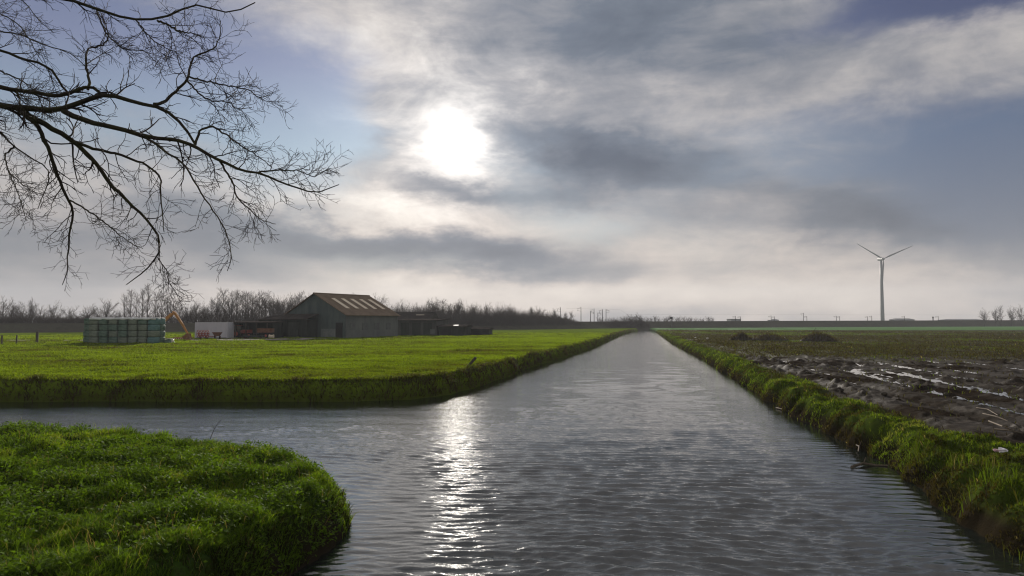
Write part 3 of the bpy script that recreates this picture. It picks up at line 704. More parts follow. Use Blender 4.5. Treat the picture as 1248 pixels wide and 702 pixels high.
farhouse(1146, 1196, 388.8, 800, 'long low roof behind the embankment left of the five trees')

# ------------------------------------------------------------------ wind turbine
m_turb = worn('turbine_grey', (.10, .115, .125), (.13, .145, .155), .2, .5, .4)
bx = (1075.2 - W0 / 2) / FPX * 840; hub = atY(1071.5, 315.5, 834)
t = thing('wind_turbine', (bx, 840, .5), 'tall three-bladed wind turbine standing behind the embankment', 'wind turbine')
hz = hub[2] - .5
MB().tube([(0, 0, -1), (0, 0, hz * .33), (0, 0, hz * .66), (0, 0, hz - 1.6)], [2.3, 2.0, 1.65, 1.25], 24).build('tower', m_turb, t, smooth=True)
MB().box((0, 1.0, hz), (3.2, 10, 3.2)).build('nacelle', m_turb, t, .6)
MB().tube([(0, -4.0, hz), (0, -5.2, hz), (0, -6.6, hz), (0, -7.4, hz)], [1.7, 1.7, 1.2, .3], 16).build('hub', m_turb, t, smooth=True)
for ang, L in ((150, 37), (24, 39), (266, 37)):
    ca, sa = math.cos(R(ang)), math.sin(R(ang)); mb = MB(); st = []
    for f, c, th_ in ((0, .8, .8), (.05, .9, .8), (.18, 1.75, .5), (.4, 1.35, .32), (.7, .9, .2), (.95, .5, .1), (1, .15, .05)):
        r_ = 1 + f * L; st.append([(ca * r_ - sa * dx, -5.4 - f * f * 1.2 + dy, hz + sa * r_ + ca * dx) for dx, dy in ((-c * .4, 0), (0, -th_), (c * .7, 0), (0, th_))])
    for a_, b_ in zip(st[:-1], st[1:]): mb.poly(a_ + b_, [(i, (i + 1) % 4, 4 + (i + 1) % 4, 4 + i) for i in range(4)])
    mb.poly(st[-1], [(0, 1, 2, 3)]).build('blade', m_turb, t)

# ------------------------------------------------------------------ barn
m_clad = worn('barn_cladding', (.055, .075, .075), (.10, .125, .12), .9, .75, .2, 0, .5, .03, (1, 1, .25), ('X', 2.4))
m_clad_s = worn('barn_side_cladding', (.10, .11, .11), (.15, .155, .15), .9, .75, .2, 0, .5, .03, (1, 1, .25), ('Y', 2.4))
m_dark = worn('dark_boards', (.028, .032, .028), (.05, .055, .048), 1.5, .85, .1, 0, .4, .02, (1, 1, .2))
m_roof = worn('roof_sheets', (.125, .09, .06), (.19, .14, .095), 1.2, .85, .1, 0, .5, .04, (1, 1, 1), ('Y', 2.2))
m_sky = worn('skylight_sheet', (.60, .51, .38), (.72, .63, .48), 2, .6, .2)
m_farroof_d = worn('old_roof', (.035, .03, .028), (.06, .052, .046), 1, 1, .0)
m_white = worn('container_paint', (.44, .44, .48), (.54, .54, .57), .8, .6, .3, 0, .3, .02, (1, 1, .3), ('X', 3.5))
m_hole = worn('dark_interior', (.012, .012, .012), (.02, .02, .018), 2)
ax = math.atan2(.5, -.87)                                      # gable runs along local +X, the long side along local -Y
t = thing('barn', (-27.95, 115, .88), 'big blue-green barn with brown gable roof and five pale skylights', 'barn', ax)
GW, GL, EH, RH = 14.6, 13.6, 3.85, 7.5                        # local: x 0..GW across the gable, y 0..-GL along the ridge
def rp(x): return EH + (RH - EH) * (1 - abs(x - GW / 2) / (GW / 2))
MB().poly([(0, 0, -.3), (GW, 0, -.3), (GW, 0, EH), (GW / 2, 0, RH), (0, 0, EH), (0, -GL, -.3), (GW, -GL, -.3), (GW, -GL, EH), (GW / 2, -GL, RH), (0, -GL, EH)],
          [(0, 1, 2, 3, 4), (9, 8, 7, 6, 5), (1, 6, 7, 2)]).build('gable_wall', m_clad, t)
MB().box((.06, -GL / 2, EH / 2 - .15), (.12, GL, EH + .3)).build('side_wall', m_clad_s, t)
for sgn in (0, 1):
    mb = MB(); s_ = 1 if sgn == 0 else -1; ov = .35; sl = (RH - EH) / (GW / 2)
    xe = -ov if sgn == 0 else GW + ov; ze = EH - ov * sl
    mb.poly([(xe, ov, ze + .05), (GW / 2, ov, RH + .05), (GW / 2, -GL - ov, RH + .05), (xe, -GL - ov, ze + .05), (xe, ov, ze + .17), (GW / 2, ov, RH + .17), (GW / 2, -GL - ov, RH + .17), (xe, -GL - ov, ze + .17)],
            [(0, 1, 2, 3), (7, 6, 5, 4), (0, 4, 5, 1), (2, 6, 7, 3), (3, 7, 4, 0)])
    rf = mb.build('roof', m_roof, t)
    if sgn == 0:
        for k in range(5):
            y0 = -2.2 - k * 2.35; x0, x1 = 2.0, 5.6
            z0, z1 = rp(x0) + .19, rp(x1) + .19
            MB().poly([(x0, y0, z0), (x1, y0, z1), (x1, y0 - .85, z1), (x0, y0 - .85, z0), (x0, y0, z0 + .04), (x1, y0, z1 + .04), (x1, y0 - .85, z1 + .04), (x0, y0 - .85, z0 + .04)],
                      [(4, 7, 6, 5), (0, 1, 5, 4), (2, 3, 7, 6), (1, 2, 6, 5), (3, 0, 4, 7)]).build('skylight', m_sky, rf)
MB().tube([(GW / 2, .36, RH + .16), (GW / 2, -GL - .36, RH + .16)], .14, 8).build('ridge_cap', m_roof, t)
MB().box((1.5, .04, 1.25), (1.5, .08, 2.6)).build('door', m_hole, t)
MB().box((4.0, .035, .75), (3.4, .07, 1.5)).build('lower_panel', worn('pale_panel', (.12, .14, .14), (.2, .21, .2), 2), t)
for k in range(4): MB().box((-.03, -1.6 - k * 3.1, 1.9), (.06, 1.2, 1.2)).build('window', worn('dusty_pane', (.05, .055, .06), (.09, .1, .1), 3, .4, .5), t)
# lean-to in front of the gable
l0, l1, ld = 6.4, 18.4, 2.6
mb = MB().box(((l0 + l1) / 2, ld - .1, 1.35), (l1 - l0, .2, 3.3)).box((l1 - .1, ld / 2 - 3.0, 1.35), (.2, ld + 6, 3.3)).box((l0 + .1, ld / 2, 1.35), (.2, ld - .3, 3.3)).box(((GW + l1) / 2, -6.0, 1.35), (l1 - GW, .2, 3.3))
lean = mb.build('lean_to', m_dark, t)
MB().poly([(l0 - .25, ld + .4, 3.05), (l1 + .4, ld + .4, 2.95), (l1 + .4, -6.3, 3.2), (GW + .1, -6.3, 3.9), (GW + .1, .05, 3.95), (l0 - .25, .05, 3.95)],
          [(0, 1, 2, 3, 4, 5)]).poly([(l0 - .25, ld + .4, 3.2), (l1 + .4, ld + .4, 3.1), (l1 + .4, -6.3, 3.35), (GW + .1, -6.3, 4.05), (GW + .1, .05, 4.1), (l0 - .25, .05, 4.1)], [(5, 4, 3, 2, 1, 0)]).poly([(l0 - .25, ld + .4, 3.05), (l1 + .4, ld + .4, 2.95), (l1 + .4, ld + .4, 3.1), (l0 - .25, ld + .4, 3.2), (l1 + .4, -6.3, 3.2), (l1 + .4, -6.3, 3.35), (l0 - .25, .05, 3.95), (l0 - .25, .05, 4.1)], [(0, 1, 2, 3), (1, 4, 5, 2), (6, 0, 3, 7)]).build('lean_to_roof', m_farroof_d, t)
MB().box((9.6, ld + .03, 1.3), (2.6, .06, 2.6)).build('sliding_door', worn('door_boards', (.045, .05, .045), (.075, .08, .07), 2, .85, .1, 0, .4, .02, (1, 1, .2)), t)

# ------------------------------------------------------------------ sheds right of the barn
def shed(px0, px1, yt, Y, dep, label, gable=0, wallm=m_dark, roofm=None, name='shed'):
    x0, x1 = ((p - W0 / 2) / FPX * Y for p in (px0, px1)); w = x1 - x0; h = atY(px0, yt, Y)[2] - .88
    t = thing(name, ((x0 + x1) / 2, Y, .88), label, 'shed', R(-9))
    e = h - gable - .12; roofm = roofm or m_farroof_d
    MB().box((0, dep / 2, e / 2 - .15), (w, dep, e + .3)).build('wall', wallm, t)
    if gable:
        MB().poly([(-w / 2 - .3, -.4, e), (w / 2 + .3, -.4, e), (w / 2 + .3, dep / 2, e + gable), (-w / 2 - .3, dep / 2, e + gable), (w / 2 + .3, dep + .4, e), (-w / 2 - .3, dep + .4, e), (-w / 2 - .3, -.4, e + .12), (w / 2 + .3, -.4, e + .12), (w / 2 + .3, dep / 2, e + gable + .12), (-w / 2 - .3, dep / 2, e + gable + .12), (w / 2 + .3, dep + .4, e + .12), (-w / 2 - .3, dep + .4, e + .12)],
                  [(6, 7, 8, 9), (9, 8, 10, 11), (0, 1, 7, 6), (1, 4, 2), (0, 3, 5), (1, 2, 8, 7), (2, 4, 10, 8), (3, 0, 6, 9), (5, 3, 9, 11)]).build('roof', roofm, t)
    else: MB().box((0, dep / 2, e + .06), (w + .5, dep + .7, .14), rx=R(2)).build('roof', roofm, t)
    return t, w, e
m_greywall = worn('grey_boards', (.06, .06, .058), (.10, .10, .095), 1.5, .85, .1, 0, .4, .02, (1, 1, .2))
t, w, e = shed(482, 533, 389.3, 134, 9, 'long grey board shed with a flat roof next to the barn', 0, m_greywall)
for k in range(3): MB().box((-w * .28 + k * w * .28, -.03, e * .42), (1.7, .06, e * .8)).build('door', m_dark, t)
MB().box((w * .40, -.035, .8), (.9, .07, .9)).build('window', m_clad_s, t)
t, w, e = shed(534.5, 567, 395.5, 133, 6, 'low dark shed with a painted roof glint, right of the long grey shed', .35)
MB().box((w * .1, 1.4, e + .32), (1.0, .5, .05), rx=R(7)).build('roof_sheet', m_white, t)  # pale slab added on the roof to paint its glint
MB().box((-w * .2, -.03, e * .42), (1.9, .06, e * .8)).build('door', m_hole, t)
t, w, e = shed(470, 523, 379.8, 152, 9, 'dark shed with a high brown gable roof rising behind the flat shed', 2.0)
MB().box((w * .22, 2.4, e + 1.22), (1.9, 1.1, .06), rx=R(24)).build('roof_light', m_sky, t)
t, w, e = shed(566, 596, 399.0, 138, 4, 'small lowest shed at the end of the row right of the barn', .3)
MB().box((0, -.03, e * .4), (1.3, .06, e * .75)).build('door', m_hole, t)

# ------------------------------------------------------------------ farmyard left of the barn
def loc(px, Y, z=.9): return ((px - W0 / 2) / FPX * Y, Y, z)
Y = 111; x0, x1 = loc(238, Y)[0], loc(278.5, Y)[0]; w = x1 - x0
t = thing('container', ((x0 + x1) / 2, Y, .9), 'pale lavender-white site container behind the digger arm', 'container', R(-3))
MB().box((0, 1.2, 1.28), (w, 2.4, 2.5)).build('body', m_white, t, .03)
MB().box((0, 1.2, 2.55), (w + .06, 2.46, .1)).build('roof_rim', m_white, t, .02)
for sx in (-1, 1): MB().box((sx * (w / 2 - .06), -.03, 1.28), (.14, .08, 2.44)).build('corner_post', m_white, t)
MB().box((0, -.02, .06), (w - .3, .06, .14)).build('bottom_rail', m_mast, t)
Y = 113; x0, x1 = loc(280.5, Y)[0], loc(333, Y)[0]; w = x1 - x0
t = thing('open_shed', ((x0 + x1) / 2, Y, .9), 'dark open-fronted shed between the white container and the barn', 'shed', R(-3))
MB().box((0, 4.0, 1.2), (w, .15, 2.6)).build('back_wall', m_dark, t)
for sx in (-1, 1): MB().box((sx * (w / 2 - .08), 2, 1.2), (.15, 3.85, 2.6)).build('side_wall', m_dark, t)
MB().box((0, 2, 2.62), (w + .5, 4.8, .16), rx=R(1.5)).build('roof', m_farroof_d, t)
for k in range(4): MB().box((-w / 2 + .9 + k * (w - 1.8) / 3, 0, 1.2), (.14, .14, 2.65)).build('post', m_post, t)
m_red = worn('faded_red', (.22, .045, .035), (.30, .08, .06), 2, .6, .3); m_tyre = worn('tyre', (.015, .015, .015), (.03, .028, .026), 4, .9, .1)
m_glass = worn('cab_glass', (.02, .025, .03), (.03, .035, .04), 1, .1, .5); m_brown = worn('rusty_brown', (.13, .06, .035), (.2, .1, .06), 3, .8, .2)
def wheel(parent, c, r, wd, axis='y'):
    d = Vector((0, wd / 2, 0)) if axis == 'y' else Vector((wd / 2, 0, 0)); c = Vector(c)
    tw = MB().tube([c - d, c - d * .8, c + d * .8, c + d], [r * .85, r, r, r * .85], 18).build('wheel', m_tyre, parent, smooth=False)
    MB().tube([c - d * 1.05, c + d * 1.05], r * .5, 12).build('rim', m_red, tw)
t = thing('tractor', loc(296, 114.2, .9), 'old red tractor parked in the open shed', 'tractor', R(8))
MB().box((.75, 0, 1.05), (1.7, .62, .62)).build('bonnet', m_red, t, .06); MB().box((-.65, 0, .95), (1.1, .8, .6)).build('body', m_red, t, .05)
MB().box((-.7, 0, 1.62), (1.1, 1.15, .8)).build('cab', m_glass, t, .05); MB().box((-.7, 0, 2.08), (1.3, 1.3, .12)).build('cab_roof', m_red, t, .04)
for sy in (-1, 1): wheel(t, (-.8, sy * .72, .7), .7, .38); wheel(t, (1.2, sy * .6, .42), .42, .26)
MB().tube([(.9, .2, 1.35), (.9, .2, 2.0)], .05, 8).build('exhaust_pipe', m_mast, t)
t = thing('farm_trailer', loc(324.5, 111.6, .9), 'rust brown farm trailer at the right end of the open shed', 'trailer', R(4))
MB().box((0, 0, 1.0), (2.3, 1.6, .14)).box((0, -.78, 1.3), (2.3, .06, .6)).box((0, .78, 1.3), (2.3, .06, .6)).box((-1.13, 0, 1.3), (.06, 1.5, .6)).box((1.13, 0, 1.3), (.06, 1.5, .6)).build('load_bed', m_brown, t)
MB().box((-1.6, 0, .8), (.9, .1, .1)).build('drawbar', m_mast, t)
for sy in (-1, 1): wheel(t, (.2, sy * .6, .42), .42, .24)
t = thing('flatbed', loc(309, 109.5, .9), 'long low dark flatbed standing on the yard in front of the open shed', 'trailer', R(2))
MB().box((0, 0, .42), (3.3, 1.5, .14)).build('load_bed', m_dark, t); MB().box((0, -.72, .30), (3.2, .08, .14)).build('side_rail', m_dark, t)
for sx in (-1, 1):
    for sy in (-1, 1): wheel(t, (sx * 1.0, sy * .5, .24), .24, .2)
# hay tedder: folded red rotors
t = thing('hay_tedder', loc(248.5, 105, .9), 'red folded hay tedder parked in front of the white container', 'farm machine')
MB().box((0, 0, .55), (1.5, .12, .14)).box((0, .3, .55), (.14, .9, .14)).build('frame', m_red, t)
for sx in (-1, -.33, .33, 1):
    b = MB(); 
    for k in range(6):
        a = k * math.pi / 3; b.tube([(sx * .7, 0, .85), (sx * .7 + .28 * math.cos(a), -.1, .85 + .62 * math.sin(a))], .045, 5)
    b.tube([(sx * .7 + .26 * math.cos(k * math.pi / 8), -.1, .85 + .55 * math.sin(k * math.pi / 8)) for k in range(17)], .04, 5)
    b.tube([(sx * .7, -.14, .85), (sx * .7, .14, .85)], .13, 8); b.build('rotor', m_red, t)
for sx in (-.45, .45): wheel(t, (sx, .1, .26), .26, .14, 'x')
t = thing('manure_spreader', loc(265.5, 107, .9), 'small brown machine with a hopper beside the red tedder', 'farm machine', R(5))
MB().poly([(-.3, -.3, .45), (.3, -.3, .45), (.3, .3, .45), (-.3, .3, .45), (-.65, -.5, 1.05), (.65, -.5, 1.05), (.65, .5, 1.05), (-.65, .5, 1.05)], [(0, 3, 2, 1), (0, 1, 5, 4), (1, 2, 6, 5), (2, 3, 7, 6), (3, 0, 4, 7), (4, 5, 6, 7)]).build('hopper', m_brown, t)
MB().box((-.7, 0, .4), (1.2, .1, .1)).build('drawbar', m_red, t)
for sx in (-.38, .38): wheel(t, (sx, .1, .25), .25, .14, 'x')
t = thing('harrow', loc(223.5, 101, .9), 'low red steel harrow lying under the digger bucket', 'farm machine')
b = MB()
for yy in (-.5, 0, .5): b.box((0, yy, .32), (2.4, .09, .09))
for xx in (-1.1, -.4, .4, 1.1): b.box((xx, 0, .33), (.09, 1.1, .09))
b.build('frame', m_red, t); b = MB()
for xx in np.linspace(-1.1, 1.1, 8):
    for yy in (-.5, 0, .5): b.tube([(xx, yy, .32), (xx + .05, yy, -.02)], .035, 4)
b.build('tines', m_red, t)
t = thing('cable_reel', loc(331.5, 110, .9), 'small white drum lying on the yard by the left corner of the barn', 'drum')
MB().tube([(-.3, 0, .32), (.3, 0, .32)], .26, 14).build('core', m_sky, t)
for sx in (-.34, .34): MB().tube([(sx - .03, 0, .32), (sx + .03, 0, .32)], .34, 16).build('flange', m_sky, t)

# excavator
m_orange = worn('digger_orange', (.38, .16, .04), (.50, .22, .055), 1.5, .5, .4)
EY = 99; ox = loc(187, EY)[0]
t = thing('excavator', (ox - 1.2, EY, .9), 'orange digger with a bent arm, its body hidden behind the stacked bales', 'excavator')
for sy in (-1, 1):
    tr_ = MB().box((0, sy * .95, .4), (2.9, .45, .8)).build('track', m_tyre, t, .2)
    for sx in (-.9, -.3, .3, .9): MB().tube([(sx, sy * 1.16, .35), (sx, sy * 1.22, .35)], .2, 10).build('roller', m_mast, tr_)
MB().box((-.3, 0, 1.3), (2.6, 2.1, .8)).build('body', m_orange, t, .1)
MB().box((-1.3, 0, 1.5), (.8, 2.0, .9)).build('counterweight', m_dark, t, .15)
cb = MB().box((.35, .6, 2.15), (1.3, .9, 1.4)).build('cab', m_orange, t, .08)
for yy in (.12, 1.08): MB().box((.35, yy, 2.3), (1.0, .06, .9)).build('window', m_glass, cb)
MB().box((1.02, .6, 2.3), (.06, .7, .9)).build('window', m_glass, cb)
def rel(px, py): p = atY(px, py, EY); return (p[0] - (ox - 1.2), -.25, p[2] - .9)
A_, B_, C_, D_ = (1.0, -.25, 1.5), rel(199, 393), rel(214, 381.3), rel(230.3, 407.5)
MB().tube([A_, B_, rel(210, 383.2), C_], [.26, .30, .27, .2], 4).build('boom', m_orange, t)
MB().tube([rel(211.5, 379.5), C_, rel(223, 394.5), D_], [.12, .24, .19, .13], 4).build('stick', m_orange, t)
MB().tube([rel(204, 389), rel(213, 379.8)], .07, 6).build('cylinder', m_mast, t)
MB().tube([rel(215, 382), rel(226, 402)], .06, 6, ).build('cylinder', m_mast, t)
d = np.array(D_)
MB().poly([d + (-.15, -.45, .1), d + (.2, -.45, .15), d + (.3, -.45, -.45), d + (-.5, -.45, -.68), d + (-.65, -.45, -.35), d + (-.15, .45, .1), d + (.2, .45, .15), d + (.3, .45, -.45), d + (-.5, .45, -.68), d + (-.65, .45, -.35)],
          [(4, 3, 2, 1, 0), (5, 6, 7, 8, 9), (0, 1, 6, 5), (1, 2, 7, 6), (2, 3, 8, 7)]).build('bucket', worn('bucket_steel', (.16, .07, .03), (.26, .12, .05), 3), t)

# wrapped bales, each its own thing
def bale_mat(n, a, b): return worn(n, a, b, 2.2, .7, .06, 0, .7, .05, (1, 1, 2.5))
BM = [bale_mat('dark_green_wrap', (.06, .10, .075), (.14, .20, .16)), bale_mat('green_grey_wrap', (.11, .14, .11), (.21, .24, .19)), bale_mat('teal_wrap', (.075, .15, .15), (.13, .23, .23))]
def bale_mesh(seed):
    import bmesh
    r = random.Random(seed); bm = bmesh.new(); bmesh.ops.create_cube(bm, size=1)
    for v in bm.verts: v.co = Vector((v.co.x * 1.2, v.co.y * 1.15, (v.co.z + .5) * .79))
    bmesh.ops.subdivide_edges(bm, edges=bm.edges[:], cuts=5, use_grid_fill=True)
    for v in bm.verts:
        c = Vector((v.co.x / .6, v.co.y / .575, (v.co.z - .395) / .395)); m_ = max(abs(c.x), abs(c.y), abs(c.z))
        k = (abs(c.x) ** 7 + abs(c.y) ** 7 + abs(c.z) ** 7) ** (1 / 7); s_ = m_ / k if k else 1
        b_ = 1 + .03 * r.uniform(-1, 1)
        v.co = Vector((c.x * .565 * s_ * b_, c.y * .575 * s_ * b_, .395 + c.z * .405 * s_))
    for f in bm.faces: f.smooth = True
    me = bpy.data.meshes.new('bale'); bm.to_mesh(me); bm.free(); return me
BME = {}
for k in range(3):
    for s_ in range(3): me = bale_mesh(k * 10 + s_); me.materials.append(BM[k]); BME[k, s_] = me
ORD = ['leftmost', 'second', 'third', 'fourth', 'fifth', 'sixth', 'seventh', 'rightmost']; LAY = ['bottom', 'second', 'third', 'top']
BY = 86.5; bx0 = loc(99.5, BY)[0]
for c in range(8):
    for l in range(4):
        k = 2 if c == 7 else (1 if (c in (5, 6) and l < 3) or frng.random() < .18 else 0)
        if c == 7 and l == 1: k = 1
        for dpt in range(2):
            if dpt == 1 and l < 3: continue
            o = bpy.data.objects.new('wrapped_bale', BME[k, frng.randrange(3)]); COL.objects.link(o)
            o.location = (bx0 + .62 + c * 1.235 + J(.03), BY + (.9 if c == 0 else 0) + dpt * 1.25 + J(.05), .88 + l * .785 if dpt == 0 else .88 + l * .785); o.rotation_euler = (0, 0, J(.03))
            look = ('dark green', 'grey-green', 'teal')[k]
            tag(o, f'{look} plastic-wrapped bale, {LAY[l]} layer of the {ORD[c]} column in the stack' if dpt == 0 else f'{look} wrapped bale, top layer, back row behind the {ORD[c]} column', 'bale', 'plastic-wrapped bales in the stack')
# back row lower layers stand in the same stack behind the front ones
for c in range(8):
    for l in range(3):
        o = bpy.data.objects.new('wrapped_bale', BME[0, (c + l) % 3]); COL.objects.link(o)
        o.location = (bx0 + .62 + c * 1.235, BY + (.9 if c == 0 else 0) + 1.25, .88 + l * .785)
        tag(o, f'dark green wrapped bale, {LAY[l]} layer, back row behind the {ORD[c]} column', 'bale', 'plastic-wrapped bales in the stack')
# white plastic sheet on top
vs = []; n = 40
for i in range(n):
    for j, (yy, zz) in enumerate(((-.62, -.16), (-.60, .02), (-.2, .05), (.6, .04), (1.7, .04), (1.86, .02), (1.88, -.12))):
        x_ = bx0 + 1.35 + 8.4 * i / (n - 1); sag = .03 * math.sin(i * .9) + (-.07 * abs(math.sin(i * .7)) if j == 0 else 0)
        vs.append((x_, BY + yy + .02 * math.sin(i * 1.7), .88 + 4 * .785 + .02 + zz + sag))
idx = np.arange(n * 7).reshape(n, 7); q = np.stack([idx[:-1, :-1], idx[1:, :-1], idx[1:, 1:], idx[:-1, 1:]], -1).reshape(-1, 4)
o = link('plastic_sheet', mk_mesh('plastic_sheet', vs, q, None, None, True), worn('white_plastic', (.5, .52, .52), (.65, .66, .65), 2, .35, .5)); md = o.modifiers.new('thick', 'SOLIDIFY'); md.thickness = .02
tag(o, 'white plastic sheet draped along the top of the bale stack', 'sheet')
# low tarp heap
t = thing('tarp_heap', loc(204, 88.5, .88), 'low heap under a dark green tarpaulin right of the bale stack', 'tarp')
vs = []; nx, ny = 18, 9
for i in range(nx):
    for j in range(ny):
        u, v_ = i / (nx - 1), j / (ny - 1); e = (min(u, 1 - u) * 5, min(v_, 1 - v_) * 4); hh_ = min(1, e[0]) ** .6 * min(1, e[1]) ** .6
        vs.append((-.9 + 1.8 * u, -.6 + 1.2 * v_, -.03 + hh_ * (.5 + .12 * math.sin(u * 9) + .06 * math.sin(v_ * 11 + u * 7))))
idx = np.arange(nx * ny).reshape(nx, ny); q = np.stack([idx[:-1, :-1], idx[1:, :-1], idx[1:, 1:], idx[:-1, 1:]], -1).reshape(-1, 4)
link('tarpaulin', mk_mesh('tarpaulin', vs, q, None, None, True), BM[0], t)
MB().tube([(-.85, -.5, .45), (-.3, -.45, .60), (.3, -.42, .56), (.85, -.35, .48)], .06, 6).build('white_fold', m_sky, t, smooth=True)
MB().tube([(.92, -.55, .03), (.96, -.3, .3), (.92, 0, .42)], .07, 6).build('white_fold', m_sky, t, smooth=True)

# ------------------------------------------------------------------ posts
def post(px, pyb, pyt, wpx, label, lean=0, name='fence_post', group='fence posts by the track'):
    p = at(px, pyb, .88); Y = p[1]; h = (pyb - pyt) / FPX * Y; r_ = wpx / FPX * Y / 2
    t = thing(name, (p[0], p[1], .88), label, 'post', 0, group)
    MB().tube([(0, 0, -.4), (lean * .5, 0, h * .5), (lean, .02, h - r_ * .5), (lean, .02, h)], [r_ * 1.05, r_, r_ * .95, r_ * .6], 9).build('shaft', m_post, t)
    return t
post(2, 419.5, 408.5, 2.0, 'thin fence post at the far left edge of the meadow')
post(20, 419, 408.5, 1.8, 'thin fence post between the edge post and the thick post')
post(45, 417.5, 404, 3.0, 'thick dark fence post left of the bale stack')
p = at(568, 449.5, .85); q_ = atY(580, 435.5, p[1])
t = thing('leaning_post', tuple(p), 'weathered wooden post leaning sharply over the meadow bank by the canal', 'post')
d = q_ - p; MB().tube([-.35 * d, .3 * d, .95 * d, d], [.085, .085, .08, .06], 9).build('shaft', m_post, t)
# withered stem on the headland tip
p = at(262, 528, .85); t = thing('dry_stem', (p[0], p[1], .75), 'thin dry stalk standing on the far edge of the headland', 'stem')
MB().tube([(-.12, 0, -.05), (-.02, 0, .2), (.06, 0, .33), (.14, 0, .42)], [.008, .007, .006, .004], 5).build('stalk', m_twig, t); MB().tube([(-.02, 0, .2), (-.09, 0, .33)], [.005, .003], 5).build('side_shoot', m_twig, t)

# ------------------------------------------------------------------ soil heaps in the field
m_heap = worn('heap_soil', (.035, .028, .022), (.06, .05, .035), 1.2, .95, .1, 0, .8, .15)
def heap(px, pyb, pyt, wpx, label, skew=0, seed=0, weeds=40):
    p = at(px, pyb, .85); Y = p[1]; w = wpx / FPX * Y; h = (pyb - pyt) / FPX * Y
    t = thing('soil_heap', (p[0], p[1], .8), label, 'soil heap', 0, 'soil heaps in the field')
    n = 40; u, v_ = np.meshgrid(np.linspace(-1, 1, n), np.linspace(-1, 1, n)); r_ = np.sqrt(((u - skew * .4 * (1 - abs(u)))) ** 2 + v_ ** 2)
    z = h * np.clip(1 - r_, 0, 1) ** .8 * (.7 + .6 * fbm(u * 3 + seed, v_ * 3, seed)) + .16 * h * (fbm(u * 9, v_ * 9, seed + 2) - .5) * (r_ < .95) - .08 * (r_ > .93)
    V = np.stack([u * w / 2, v_ * w * .35, z], -1).reshape(-1, 3); idx = np.arange(n * n).reshape(n, n)
    q = np.stack([idx[:-1, :-1], idx[:-1, 1:], idx[1:, 1:], idx[1:, :-1]], -1).reshape(-1, 4)
    link('soil', mk_mesh('soil', V, q, None, None, True), m_heap, t)
    r = np.random.default_rng(seed); k = r.integers(0, len(V), weeds * 12); k = k[V[k, 2] > .1]
    v, q, tt, a = blades(V[k] + [0, 0, 0], .2 + .35 * r.random(len(k)), np.full(len(k), .07), .2 + .6 * r.random(len(k)), np.clip(r.normal(size=len(k)) * .2 + .25, 0, 1))
    o = link('weeds', mk_mesh('weeds', v, q, tt, {'tint': a}), mg_bank, t); o['kind'] = 'stuff'
heap(901, 414.5, 404.6, 27, 'low slanting soil heap, leftmost in the field near the canal', .8, 3)
heap(936, 415.0, 407.2, 54, 'broad brownish soil heap in the middle of the three', 0, 5, 60)
heap(997, 416.0, 404.8, 46, 'dark rounded soil heap with a few stalks on top', 0, 8, 60)
p = at(995, 412, .85)
t = thing('dead_stalks', (p[0], p[1] + .2, 1.9), 'dead upright stalks on top of the dark soil heap', 'stalks')
for k in range(3): MB().tube([(k * .35 - .3, 0, -.4), (k * .35 - .3 + J(.1), 0, .4 + .3 * (k == 1))], [.05, .03], 5).build('stalk', m_twig, t)
# pale stones / litter scattered along the far part of the field
m_stone = worn('pale_stone', (.35, .34, .32), (.5, .48, .45), 3)
def rock(px, py, s, label, cat='stone', mat=None, name='stone', z=.86):
    import bmesh
    p = at(px, py, z); bm = bmesh.new(); bmesh.ops.create_icosphere(bm, subdivisions=2, radius=s)
    for v in bm.verts: v.co *= 1 + frng.uniform(-.22, .22); v.co.z *= .6
    me = bpy.data.meshes.new(name); bm.to_mesh(me); bm.free()
    o = link(name, me, mat or m_stone, None, (p[0], p[1], land(np.array([p[0]]), np.array([p[1]]), 'F')[0][0] + s * .3)); return tag(o, label, cat, 'pale stones in the far field' if name == 'stone' else None)
for px, py, s in ((848, 411.8, .22), (862, 412.5, .24), (956, 412, .2)):
    rock(px, py, s, 'small pale stone lying in the far field near the soil heaps')
for i in range(26):
    px, py = frng.uniform(930, 1248), frng.uniform(440, 500)
    p = at(px, py, .86); sd = signed(np.array([p[0]]), np.array([p[1]]), F_EDGE, F_POLY)[0]
    if sd > 3: rock(px, py, frng.uniform(.06, .14), 'dark clod of churned earth lying in the wet mud', 'clod', m_heap, 'earth_clod')
for o in COL.objects:
    if o.name.startswith('earth_clod'): o['group'] = 'earth clods in the mud'
# crumpled white litter on the near right bank
p = at(1217.5, 549, 1.0); zz = land(np.array([p[0]]), np.array([p[1]]), 'F')[0][0]
import bmesh
def crumple(s, seed, flat=.5):
    r = random.Random(seed); bm = bmesh.new(); bmesh.ops.create_icosphere(bm, subdivisions=2, radius=s)
    for v in bm.verts: v.co *= 1 + r.uniform(-.35, .35); v.co.z *= flat
    me = bpy.data.meshes.new('paper'); bm.to_mesh(me); bm.free(); return me
t = thing('litter', (p[0], p[1], zz + .12), 'crumpled white and pink paper litter lying on the right bank', 'litter')
link('paper', crumple(.085, 1), worn('paper_white', (.55, .52, .55), (.7, .68, .7), 8), t, (.06, 0, .03)); link('wrapper', crumple(.055, 2), worn('paper_pink', (.45, .25, .28), (.6, .4, .42), 8), t, (-.08, -.02, .03))
